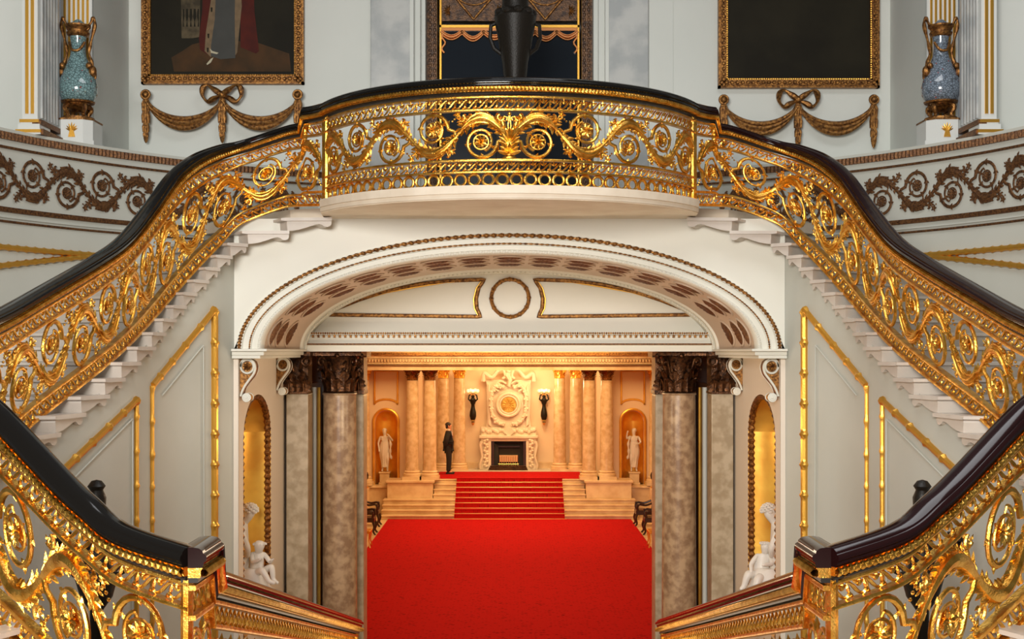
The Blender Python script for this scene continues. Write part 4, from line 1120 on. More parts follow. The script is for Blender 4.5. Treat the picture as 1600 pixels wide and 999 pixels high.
for s, side in ((-1, 'left'), (1, 'right')):
    far_column(s*3.17, 41.8, 1.13, 'far marble column on the %s pedestal, the outer one beside the gold niche' % side)
    far_column(s*2.60, 41.8, 1.13, 'far marble column on the %s pedestal, the inner one next to the steps' % side)
    far_column(s*2.32, 44.9, 1.1, 'slim column deep in the alcove on the %s, the one farther from the fireplace' % side, 'gold_leaf')
    far_column(s*1.76, 44.95, 1.1, 'slim column deep in the alcove on the %s, the one nearer the fireplace' % side, 'gold_leaf')
    far_column(s*4.78, 41.9, .93, 'marble column at the far %s edge of the hall opening, outside the gold niche' % side, 'gold_leaf')

# ------------------------------------------------------------------ fireplace with overmantel and dial
FX = -.03; FY = 45.7; Z0 = 1.1
def fz(py, Y=45.3): return CZ+(PY-py)*Y/F
root = thing('fireplace', 'carved cream marble fireplace with scrolled overmantel in the alcove', 'fireplace', (FX, FY, Z0))
for s in (-1, 1):
    b = MB(); b.box(FX+min(s*.62, s*.98), FX+max(s*.62, s*.98), 45.30, 45.7, Z0, fz(686)); 
    b.build('jamb', 'cream_marble', root, smooth=False, bevel=.015)
    b = MB()
    for i in range(8):
        z = Z0+.15+i*.125; b.ball((FX+s*.80, 45.27, z), .085, 8, 6, (1.1, .6, .8)); b.ball((FX+s*(.80+.05*(-1)**i), 45.22, z+.04), .05, 7, 5)
    b.tube([(FX+s*.98, 45.3, Z0+.05), (FX+s*1.02, 45.22, Z0+.2), (FX+s*.93, 45.2, Z0+.5), (FX+s*1.0, 45.2, Z0+.9), (FX+s*.95, 45.22, fz(690))], [.06,.05,.04,.05,.06], 7)
    b.build('carved_festoon', 'cream_marble', root)
b = MB(); b.box(FX-.98, FX+.98, 45.32, 45.7, fz(690), fz(685)); b.box(FX-1.04, FX+1.04, 45.22, 45.7, fz(685), fz(681)); b.box(FX-1.0, FX+1.0, 45.27, 45.7, fz(687), fz(685))
b.build('mantel_shelf', 'cream_marble', root, smooth=False, bevel=.015)
b = MB(); b.box(FX-.97, FX+.97, 45.42, 45.7, fz(681), fz(668))
for i in range(22):
    x = FX-.9+1.8*i/21; b.ball((x, 45.40, fz(674)+.04*math.sin(i*1.9)), .07, 7, 5, (1, .6, 1))
b.prism([(FX-.18, fz(675)), (FX, fz(683)), (FX+.22, fz(675)), (FX, fz(664))], 45.32, 45.45); b.build('carved_frieze', 'cream_marble', root)
b = MB()                                      # overmantel panel
b.prism([(FX-.80, fz(668)), (FX+.80, fz(668)), (FX+.76, fz(655)), (FX+.78, fz(600)), (FX+.83, fz(594)), (FX-.83, fz(594)), (FX-.78, fz(600)), (FX-.76, fz(655))], 45.5, 45.7)
b.prism([(FX-.72, fz(664)), (FX-.62, fz(668)), (FX-.64, fz(605)), (FX-.72, fz(600))], 45.42, 45.5); b.prism([(FX+.72, fz(664)), (FX+.62, fz(668)), (FX+.64, fz(605)), (FX+.72, fz(600))], 45.42, 45.5)
b.build('overmantel', 'cream_marble', root, smooth=False, bevel=.012)
for s in (-1, 1):
    b = MB()                                  # broken pediment scroll
    pts = crom([(FX+s*.90, 45.42, fz(596)), (FX+s*.86, 45.38, fz(584)), (FX+s*.60, 45.36, fz(590)), (FX+s*.38, 45.36, fz(580)), (FX+s*.20, 45.36, fz(578)), (FX+s*.12, 45.36, fz(588)), (FX+s*.22, 45.36, fz(592))], 6)
    b.tube(pts, [.085-.0012*i for i in range(len(pts))], 8); b.build('pediment_scroll', 'cream_marble', root)
    b = MB()                                  # trailing garland
    pts = crom([(FX+s*.18, 45.42, fz(606)), (FX+s*.40, 45.38, fz(603)), (FX+s*.58, 45.40, fz(612)), (FX+s*.62, 45.40, fz(630)), (FX+s*.58, 45.40, fz(648)), (FX+s*.40, 45.40, fz(660)), (FX+s*.15, 45.40, fz(664))], 5)
    b.tube(pts, [.05+.03*abs(math.sin(i*1.3)) for i in range(len(pts))], 8)
    for i, p in enumerate(pts): b.ball((p[0]+.05*math.sin(i*2.3), p[1]-.03, p[2]+.05*math.cos(i*1.7)), .05, 7, 5)
    b.tube(crom([(FX+s*.1, 45.4, fz(600)), (FX+s*.3, 45.38, fz(596)), (FX+s*.5, 45.38, fz(606)), (FX+s*.35, 45.38, fz(612))], 5), .035, 7)
    b.build('garland', 'cream_marble', root)
b = MB(); b.tube([(FX, 45.42, fz(582)), (FX-.04, 45.36, fz(588)), (FX+.05, 45.36, fz(594)), (FX, 45.40, fz(604))], [.10,.12,.08,.07], 8); b.ball((FX, 45.36, fz(580)), .10, 8, 6); b.build('crest', 'cream_marble', root)
b = MB()
ringp = lambda r_: [(FX+r_*math.cos(2*PI*i/28), 45.40, fz(633)+r_*math.sin(2*PI*i/28)) for i in range(28)]
b.tube(ringp(.40), .055, 8, closed=True, up=(0,1,0)); b.tube(ringp(.31), .035, 8, closed=True, up=(0,1,0)); ds_ = b.build('dial_surround', 'cream_marble', root)
b = MB(); n = 28; b.prism([(FX+.27*math.cos(2*PI*i/n), fz(633)+.27*math.sin(2*PI*i/n)) for i in range(n)], 45.38, 45.5)
for i in range(12):
    a = 2*PI*i/12; d = Vector((math.cos(a), 0, math.sin(a))); b.leaf((FX+.05*d.x, 45.375, fz(633)+.05*d.z), d, (-d.z, 0, d.x), (0,1,0), .18, .02, .015)
b.build('gilt_dial', 'dial', ds_)['label'] = 'round gilt dial'
b = MB(); b.box(FX-.62, FX+.62, 45.62, 45.72, Z0, fz(690)); b.prism([(FX-.62, Z0), (FX-.36, Z0+.1), (FX-.36, fz(697)), (FX-.62, fz(690))], 45.45, 45.55); fb_ = b.build('firebox', 'soot', root, smooth=False)
b = MB(); b.box(FX-.62, FX-.52, 45.32, 45.7, Z0, fz(690)); b.box(FX+.52, FX+.62, 45.32, 45.7, Z0, fz(690)); b.box(FX-.40, FX+.40, 45.5, 45.55, fz(700), fz(698)); b.build('lining', 'dark_wood', root, smooth=False)
b = MB()
b.box(FX-.33, FX+.33, 45.42, 45.6, Z0+.28, Z0+.52)
for i in range(9): b.tube([(FX-.32+.08*i, 45.40, Z0+.12), (FX-.32+.08*i, 45.39, Z0+.48)], .012, 6)
b.tube([(FX-.36, 45.4, Z0+.2), (FX+.36, 45.4, Z0+.2)], .018, 6); b.build('fire_grate', 'brass', fb_, smooth=False)
b = MB()
for i in range(3): b.box(FX-.72+.03*i, FX+.68-.03*i, 44.98+.08*i, 45.3, Z0+.06*i, Z0+.06*(i+1)-.012)
b.build('fender', 'bronze_old', root, smooth=False, bevel=.01)
b = MB(); b.box(-2.9, 2.9, 44.56, 45.7, Z0, Z0+.02); struct(b, 'trim_hearth', 'white_marble', smooth=False)
# sconces
def sconce(px, side):
    x = (px-PX)*45.5/F; y = 45.5; g = lambda py: CZ+(PY-py)*45.5/F
    root = thing('wall_sconce', 'dark bronze figure wall lamp with clustered globes, %s of the fireplace' % side, 'lamp', (x, y, g(640)), 'figure sconces beside the fireplace')
    b = MB(); b.lathe([(.02, g(662)), (.06, g(660)), (.04, g(658)), (.09, g(655)), (.12, g(650)), (.11, g(644)), (.07, g(637)), (.06, g(633)), (.10, g(629)), (.11, g(625)), (.05, g(622)), (.06, g(619)), (.0, g(616))], (x, y, 0), 16)
    for q in (-1, 1): b.tube([(x+q*.09, y, g(627)), (x+q*.16, y-.03, g(624)), (x+q*.13, y-.02, g(618)), (x+q*.03, y, g(615))], [.03,.028,.025,.022], 7)
    b.build('figure', 'bronze', root)
    b = MB(); b.lathe([(.10, g(656.5)), (.05, g(659)), (.06, g(662)), (.02, g(665))], (x, y, 0), 14); b.tube([(x, y, g(645)), (x, 45.75, g(645))], .03, 8); b.build('bracket', 'brass', root)
    b = MB()
    for q in (-2, -1, 0, 1, 2): b.tube([(x, y, g(619)), (x+q*.05, y-.04, g(616)), (x+q*.085, y-.06+.03*abs(q), g(614))], .012, 6)
    br_ = b.build('branches', 'brass', root)
    for q in (-2, -1, 0, 1, 2):
        b = MB(); b.ball((x+q*.085, y-.06+.03*abs(q), g(611-(1 if q % 2 else 0))), .062, 12, 8); b.build('globe', 'globe', br_)
    lamp('sconce_light', 'POINT', (x, y-.25, g(611)), 3, (1, .72, .38), .1)
sconce(739, 'left'); sconce(850, 'right')

# ------------------------------------------------------------------ figures
def skin_obj(name, chains, mat, parent, root_i=0, sub=2, loc=(0,0,0)):
    """chains: dict of named joints {n:(x,y,z,r)}, edges list"""
    joints, edges = chains; bm = bmesh.new(); lay = bm.verts.layers.skin.verify(); idx = {}
    for n_, (x, y, z, r_) in joints.items():
        v = bm.verts.new((x+loc[0], y+loc[1], z+loc[2])); rr = r_ if isinstance(r_, tuple) else (r_, r_); v[lay].radius = rr; idx[n_] = v
    for a, c_ in edges: bm.edges.new((idx[a], idx[c_]))
    first = list(joints)[root_i]; idx[first][lay].use_root = True
    me = bpy.data.meshes.new(name); bm.to_mesh(me); bm.free(); me.materials.append(M[mat])
    o = bpy.data.objects.new(name, me); C.objects.link(o)
    if parent: o.parent = parent; o.matrix_parent_inverse = Matrix.Translation(parent.location).inverted()
    sk = o.modifiers.new('skin', 'SKIN'); sk.use_smooth_shade = True
    su = o.modifiers.new('sub', 'SUBSURF'); su.levels = sub; su.render_levels = sub
    return o

# statues in the far niches: draped standing figures on plinths
def statue(x, y, z0, s, label, pose):
    root = thing('marble_statue', label, 'statue', (x, y, z0), 'statues in the gold niches')
    b = MB(); b.box(x-.19, x+.19, y-.17, y+.17, z0, z0+.06); b.box(x-.16, x+.16, y-.14, y+.14, z0+.06, z0+.36); b.box(x-.19, x+.19, y-.17, y+.17, z0+.36, z0+.41); b.build('plinth', 'hall_marble', root, smooth=False, bevel=.01)
    z = z0+.41; k = 1.42/1.7
    J = {'pelvis':(0,0,.92,.135),'waist':(.01,0,1.08,.105),'chest':(.0,-.01,1.27,(.15,.11)),'neck':(.0,-.01,1.43,.05),'head0':(.01*s,-.02,1.52,.075),'head1':(.015*s,-.03,1.61,.085),'head2':(.01*s,.0,1.68,.05),
         'hipL':(-.09,0,.85,.10),'kneeL':(-.10,-.05,.50,.068),'ankL':(-.09,.0,.09,.038),'toeL':(-.10,-.14,.03,.03),
         'hipR':(.09,0,.85,.10),'kneeR':(.12,-.10,.50,.068),'ankR':(.10,.02,.09,.038),'toeR':(.12,-.12,.03,.03),
         'shL':(-.18,0,1.38,.055),'shR':(.18,0,1.38,.055)}
    if pose == 0: J.update({'elL':(-.26,-.02,1.12,.042),'wrL':(-.22,-.10,.90,.028),'haL':(-.21,-.13,.84,.03),'elR':(.32,-.08,1.22,.042),'wrR':(.20,-.20,1.42,.028),'haR':(.14,-.22,1.48,.03)})
    else: J.update({'elL':(-.26,-.10,1.16,.042),'wrL':(-.10,-.24,1.10,.028),'haL':(-.04,-.26,1.10,.03),'elR':(.30,-.04,1.30,.042),'wrR':(.28,-.08,1.52,.028),'haR':(.26,-.08,1.58,.03)})
    E = [('pelvis','waist'),('waist','chest'),('chest','neck'),('neck','head0'),('head0','head1'),('head1','head2'),('pelvis','hipL'),('hipL','kneeL'),('kneeL','ankL'),('ankL','toeL'),('pelvis','hipR'),('hipR','kneeR'),('kneeR','ankR'),('ankR','toeR'),
         ('chest','shL'),('chest','shR'),('shL','elL'),('elL','wrL'),('wrL','haL'),('shR','elR'),('elR','wrR'),('wrR','haR')]
    for hnd in ('L', 'R'):
        hx, hy, hz, _ = J['ha'+hnd]; wx, wy, wz, _ = J['wr'+hnd]; d = Vector((hx-wx, hy-wy, hz-wz)).normalized()
        for q in range(5):
            nm = 'f%s%d' % (hnd, q); off = (q-2)*.014; l = .05 if q else .035
            J[nm] = (hx+d.x*l+off, hy+d.y*l-.012, hz+d.z*l+(.0 if q else -.01), .008); E.append(('ha'+hnd, nm))
    if pose == 1: J = {n_: (-v[0], v[1], v[2], v[3]) for n_, v in J.items()}
    J = {n_: (v[0]*k, v[1]*k, v[2]*k, tuple(q*k for q in v[3]) if isinstance(v[3], tuple) else v[3]*k) for n_, v in J.items()}
    skin_obj('body', (J, E), 'statue_marble', root, loc=(x, y, z))
    b = MB()                                  # clinging drapery with folds
    NR, NZ = 40, 14; vs = []
    for j in range(NZ+1):
        t = j/NZ; zz = (1.20-1.02*t)*k; rr = (.135+.05*math.sin(PI*min(1, t*1.3))-.03*t)*k
        for i in range(NR):
            a = 2*PI*i/NR; f = 1+.10*math.sin(a*7+t*4)*t+.04*math.sin(a*13)
            vs.append((x+rr*f*math.cos(a)*1.1+.02*math.sin(t*3)*s, y-.03+rr*f*.85*math.sin(a), z+zz))
    b.add(vs, [(j*NR+i, j*NR+(i+1) % NR, (j+1)*NR+(i+1) % NR, (j+1)*NR+i) for j in range(NZ) for i in range(NR)])
    b.build('drapery', 'statue_marble', root)
    b = MB()
    sx = (1 if pose == 0 else -1)
    b.tube(crom([(x+sx*.16*k, y-.05, z+1.42*k), (x+sx*.24*k, y-.10, z+1.1*k), (x+sx*.22*k, y-.08, z+.75*k), (x+sx*.27*k, y-.05, z+.5*k)], 6), [.035+.012*math.sin(i*1.3) for i in range(19)], 7)
    b.build('hanging_cloth', 'statue_marble', root)
    b = MB(); b.ball((x+.01*s*k, y+.01, z+1.64*k), .098*k, 12, 8, (1, 1.1, .9)); b.ball((x+.01*s*k, y+.10*k, z+1.60*k), .045*k, 8, 6); b.build('hair', 'statue_marble', root)
    return root
statue(-4.13, 42.42, zr(-4.39), -1, 'white marble woman raising one hand to her shoulder, in the left gold niche', 0)
statue(4.13, 42.42, zr(-4.39), 1, 'white marble draped figure holding an object aloft, in the right gold niche', 1)

# sculptures in the jamb niches
def niche_group(s, side, label):
    cx, cy = s*3.21, 15.75; k = 1.0
    root = thing('marble_sculpture', label, 'sculpture', (cx, cy, zr(-3.3)), 'sculptures in the jamb niches')
    b = MB(); b.lathe([(.36, 0), (.36, .10), (.30, .14), (.28, .30), (.32, .36)], (cx, cy, zr(-3.3)), 20)
    b.lathe([(.27, .36), (.22, .50), (.19, .60), (.15, .64)], (cx, cy, zr(-3.3)), 14, 1.1, .9); b.build('rock_base', 'statue_marble', root)
    z = zr(-2.80)
    # seated child, knees drawn up, looking out
    if s < 0:
        cx2, cy2 = cx+.10, cy+.05
        J = {'pelvis':(0,0,.10,.085),'belly':(.0,-.02,.18,.085),'chest':(.01,-.03,.27,.080),'neck':(.02,-.04,.345,.038),'h0':(.03,-.06,.40,.062),'h1':(.04,-.07,.45,.075),'h2':(.045,-.06,.50,.045),
             'hL':(.05,-.06,.08,.055),'kL':(.20,-.12,.20,.048),'aL':(.22,-.13,.02,.03),'tL':(.29,-.16,-.02,.022),'hR':(-.03,-.08,.08,.055),'kR':(.10,-.22,.16,.048),'aR':(.19,-.24,.02,.03),'tR':(.27,-.25,.0,.022),
             'sL':(.09,-.02,.32,.035),'eL':(.17,-.05,.22,.028),'wL':(.20,-.12,.26,.02),'sR':(-.06,-.05,.32,.035),'eR':(-.03,-.16,.24,.028),'wR':(.06,-.20,.28,.02)}
    else:
        cx2, cy2 = cx-.12, cy+.05
        J = {'pelvis':(0,0,.08,.09),'belly':(.01,-.02,.16,.085),'chest':(.04,-.03,.25,.075),'neck':(.05,-.04,.33,.036),'h0':(.06,-.05,.38,.055),'h1':(.06,-.06,.43,.068),'h2':(.05,-.05,.47,.04),
             'hL':(-.05,-.06,.06,.06),'kL':(-.17,-.12,.10,.06),'aL':(-.22,-.13,-.06,.035),'tL':(-.27,-.16,-.10,.025),'hR':(.03,-.08,.06,.06),'kR':(-.06,-.22,.06,.06),'aR':(-.12,-.24,-.10,.035),'tR':(-.19,-.25,-.12,.025),
             'sL':(-.04,-.02,.30,.035),'eL':(-.12,-.05,.20,.03),'wL':(-.13,-.13,.12,.022),'sR':(.12,-.05,.30,.035),'eR':(.12,-.16,.22,.03),'wR':(.03,-.20,.22,.022)}
    E = [('pelvis','belly'),('belly','chest'),('chest','neck'),('neck','h0'),('h0','h1'),('h1','h2'),('pelvis','hL'),('hL','kL'),('kL','aL'),('aL','tL'),('pelvis','hR'),('hR','kR'),('kR','aR'),('aR','tR'),('chest','sL'),('sL','eL'),('eL','wL'),('chest','sR'),('sR','eR'),('eR','wR')]
    for w_, e_ in (('wL','eL'), ('wR','eR')):
        a, c_ = Vector(J[w_][:3]), Vector(J[e_][:3]); d = (a-c_).normalized()
        for q in range(5):
            J[w_+str(q)] = (a.x+d.x*.035+(q-2)*.009, a.y+d.y*.035, a.z+d.z*.035+(q-2)*.004, .007); E.append((w_, w_+str(q)))
    skin_obj('child', (J, E), 'statue_marble', root, loc=(cx2, cy2, z-.02))
    b = MB()
    if s < 0:                                # curls on the child's head
        for i in range(26):
            a = i*2.4; rr = .055*math.sqrt(i/26)+.02; b.ball((cx2+.04+rr*math.cos(a), cy2-.05+rr*math.sin(a)*.9, z+.455-.35*rr), .018, 6, 4)
    else:
        for i in range(14): b.ball((cx2+.05+.05*math.cos(i*1.9), cy2-.05+.05*math.sin(i*1.9), z+.44), .018, 6, 4)
    b.build('hair', 'statue_marble' if s < 0 else 'statue_marble', root)
    # the adult leaning over behind the niche edge
    ax, ay = cx+s*.12, cy-.02
    J = {'p':(0,.0,.1,.17),'w':(.0,.02,.38,.13),'c':(-s*.02,.02,.62,.14),'n':(-s*.06,.0,.78,.06),'h0':(-s*.10,-.0,.84,.07),'h1':(-s*.135,-.01,.90,.085),'h2':(-s*.15,.01,.96,.06),
         's1':(s*.06,.15,.70,.06),'e1':(s*.02,.24,.48,.05),'w1':(-s*.10,.20,.42,.032),'s2':(-s*.05,-.15,.70,.06),'e2':(-s*.14,-.16,.48,.05),'w2':(-s*.12,-.05,.36,.032)}
    E = [('p','w'),('w','c'),('c','n'),('n','h0'),('h0','h1'),('h1','h2'),('c','s1'),('s1','e1'),('e1','w1'),('c','s2'),('s2','e2'),('e2','w2')]
    skin_obj('adult', (J, E), 'statue_marble', root, loc=(ax, ay, zr(-2.88)))
    b = MB()
    for i in range(40):
        a = i*2.4; e = math.acos(1-i/40*1.2); rr = .088
        b.ball((ax-s*.14+rr*math.sin(e)*math.cos(a), ay+.01+rr*math.sin(e)*math.sin(a), zr(-2.88)+.92+rr*math.cos(e)), .024, 6, 4, (1.2, 1, .8))
    b.build('hair_bun', 'statue_marble', root)
niche_group(-1, 'left', 'white marble group with a curly-haired seated child, in the left jamb niche')
niche_group(1, 'right', 'white marble group with outstretched draped limbs, in the right jamb niche')

# the attendant
def attendant():
    x, y, z = -2.08, 43.75, 1.116
    root = thing('person', 'person in a black suit standing in profile beside the alcove columns, facing the fireplace', 'person', (x, y, z))
    H = 1.76; k = H/1.76
    # faces +x
    J = {'pelvis':(0,0,.95,(.10,.15)),'waist':(-.01,0,1.10,(.10,.135)),'chest':(0,0,1.32,(.12,.165)),'neck':(.01,0,1.50,.052),'jaw':(.03,0,1.57,.062),'head':(.02,0,1.65,.085),'crown':(.0,0,1.72,.06),'nose':(.115,0,1.63,.012),
         'hL':(0,.09,.90,.09),'kL':(.01,.09,.50,.06),'aL':(-.01,.09,.09,.04),'tL':(.15,.10,.035,.03),'hR':(0,-.09,.90,.09),'kR':(.02,-.09,.50,.06),'aR':(0,-.09,.09,.04),'tR':(.16,-.10,.035,.03),
         'sL':(0,.20,1.42,.055),'eL':(-.06,.25,1.14,.042),'wL':(-.10,.14,.93,.028),'mL':(-.10,.09,.88,.032),'sR':(0,-.20,1.42,.055),'eR':(-.07,-.25,1.14,.042),'wR':(-.11,-.13,.93,.028),'mR':(-.12,-.07,.89,.032)}
    E = [('pelvis','waist'),('waist','chest'),('chest','neck'),('neck','jaw'),('jaw','head'),('head','crown'),('head','nose'),('pelvis','hL'),('hL','kL'),('kL','aL'),('aL','tL'),('pelvis','hR'),('hR','kR'),('kR','aR'),('aR','tR'),('chest','sL'),('sL','eL'),('eL','wL'),('wL','mL'),('chest','sR'),('sR','eR'),('eR','wR'),('wR','mR')]
    for m_, sg in (('mL', -1), ('mR', 1)):
        for q in range(5): a = J[m_]; J[m_+str(q)] = (a[0]+(q-2)*.012-.005, a[1]+sg*.05, a[2]-.03-(0 if q == 0 else .015), .008); E.append((m_, m_+str(q)))
    skin_obj('body', (J, E), 'skin', root, loc=(x, y, z))
    def sub(keys, grow, **over):
        jj = {}
        for n_ in keys:
            v = over.get(n_, J[n_]); r_ = v[3]; jj[n_] = (v[0], v[1], v[2], tuple(q+grow for q in r_) if isinstance(r_, tuple) else r_+grow)
        return jj, [e for e in E if e[0] in jj and e[1] in jj]
    jj, ee = sub(['pelvis','waist','chest','sL','eL','wL','sR','eR','wR'], .022); jj['hem'] = (-.005,0,.82,(.135,.175)); jj['collar'] = (0,0,1.46,.085); ee += [('pelvis','hem'),('chest','collar')]
    jj = {n_: (v[0], v[1], v[2], tuple(q+.018 for q in v[3]) if isinstance(v[3], tuple) else v[3]+.018) for n_, v in jj.items()}
    skin_obj('jacket', (jj, ee), 'suit', root, loc=(x, y, z))
    jj, ee = sub(['pelvis','hL','kL','aL','hR','kR','aR'], .038, aL=(-.01,.09,.06,.045), aR=(0,-.09,.06,.045)); skin_obj('trousers', (jj, ee), 'suit', root, loc=(x, y, z))
    for q in (-.09, .09):
        b = MB(); b.ball((x+.06, y+q, z+.04), .15, 12, 6, (1, .36, .28)); b.box(x-.08, x+.19, y+q-.045, y+q+.045, z, z+.025); b.build('shoe', 'suit', root)
    b = MB(); b.ball((x-.018, y, z+1.685), .103, 16, 10, (1.0, .88, .82)); b.ball((x-.06, y, z+1.62), .07, 10, 8, (.7, 1, 1.1)); b.build('hair', 'hair', root)
    b = MB(); b.lathe([(.066, 1.475), (.068, 1.50), (.060, 1.535)], (x+.012, y, z), 16); b.prism([(x+.06, z+1.50), (x+.125, z+1.44), (x+.14, z+1.30), (x+.08, z+1.40)], y-.05, y+.05); b.build('shirt_collar', 'shirt', root)
    b = MB(); b.prism([(x+.075, z+1.50), (x+.13, z+1.45), (x+.155, z+1.25), (x+.14, z+1.22), (x+.11, z+1.44)], y-.02, y+.02); b.build('necktie', 'tie', root)
    for q in (-1, 1):
        b = MB(); b.ball((x+.005, y+q*.086, z+1.63), .028, 8, 6, (.8, .4, 1.2)); b.build('ear', 'skin', root)
attendant()

# ------------------------------------------------------------------ hall furniture
def armchair(x, y, rz, label):
    root = thing('armchair', label, 'chair', (0, 0, 0), 'dark armchairs along the hall')
    b = MB(); b.box(-.29, .29, -.30, .27, .36, .50); b.build('seat', 'dark_wood', root, smooth=False, bevel=.02)
    for sx in (-1, 1):
        b = MB(); b.tube(crom([(sx*.24, -.24, .42), (sx*.26, -.30, .25), (sx*.25, -.27, .10), (sx*.26, -.34, 0)], 5), [.042-.001*i for i in range(16)], 7); b.build('leg', 'dark_wood', root)
        b = MB(); b.tube(crom([(sx*.24, .22, .42), (sx*.25, .28, .2), (sx*.26, .36, 0)], 5), .034, 7); b.build('leg', 'dark_wood', root)
        b = MB(); b.tube(crom([(sx*.25, -.22, .45), (sx*.28, -.26, .58), (sx*.29, -.20, .68), (sx*.29, .0, .66), (sx*.27, .22, .74)], 5), .034, 7); b.ball((sx*.285, -.245, .67), .04, 8, 6); b.build('arm', 'dark_wood', root)
        b = MB(); b.tube(crom([(sx*.23, .24, .45), (sx*.25, .27, .7), (sx*.22, .32, 1.02)], 5), .034, 7); b.build('back_post', 'dark_wood', root)
    b = MB(); b.tube(crom([(-.25, .32, 1.0), (-.1, .33, 1.07), (.1, .33, 1.07), (.25, .32, 1.0)], 5), .035, 7); b.build('crest_rail', 'dark_wood', root)
    b = MB(); b.box(-.13, .13, .26, .31, .47, 1.04); b.tube([(-.24, .27, .62), (.24, .27, .62)], .018, 6); b.build('back_splat', 'dark_wood', root)
    root.location = (x, y, 0); root.rotation_euler.z = rz
    return root
# bodies are authored at the origin facing -y
armchair(-4.2, 37.2, R(90), 'dark wooden armchair with scrolled arms, front one at the left edge of the hall carpet')
armchair(-4.25, 38.9, R(90), 'dark wooden armchair with scrolled arms, rear one on the left near the marble steps')
armchair(4.2, 37.2, R(-90), 'dark wooden armchair with scrolled arms, front one at the right edge of the hall carpet')
armchair(4.12, 38.9, R(-90), 'dark wooden armchair with scrolled arms, rear one on the right near the marble steps')
for s, side in ((-1, 'left'), (1, 'right')):
    x, y = s*4.62, 40.2
    zc = CZ-(745-PY)*y/F
    root = thing('black_urn', 'round black urn on a gilt foot and stone pedestal, %s edge of hall' % side, 'urn', (x, y, 0), 'black urns in the hall')
    b = MB(); b.box(x-.2, x+.2, y-.2, y+.2, 0, zc-.36); b.build('pedestal', 'hall_marble', root, smooth=False, bevel=.02)
    b = MB(); b.lathe([(.20, -.36), (.20, -.31), (.10, -.28), (.14, -.24), (.09, -.20), (.06, -.17)], (x, y, zc), 20); b.build('foot', 'brass', root)
    b = MB(); b.lathe([(.03, -.18), (.12, -.15), (.19, -.05), (.20, .04), (.17, .13), (.09, .18), (.11, .21), (.06, .20)], (x, y, zc), 24); b.build('body', 'lacquer', root)
    x, y = s*3.98, 34.6
    root = thing('gilt_stool', 'low gilt-legged stool half hidden behind the %s column' % side, 'stool', (x, y, 0), 'gilt stools')
    b = MB(); b.box(x-.25, x+.25, y-.25, y+.25, .40, .48); b.build('seat', 'gold_plain', root, bevel=.02, smooth=False)
    for ax in (-1, 1):
        for ay in (-1, 1):
            b = MB(); b.tube([(x+ax*.22, y+ay*.22, .42), (x+ax*.20, y+ay*.20, .2), (x+ax*.24, y+ay*.24, 0)], [.028, .018, .022], 7); b.build('leg', 'brass', root)

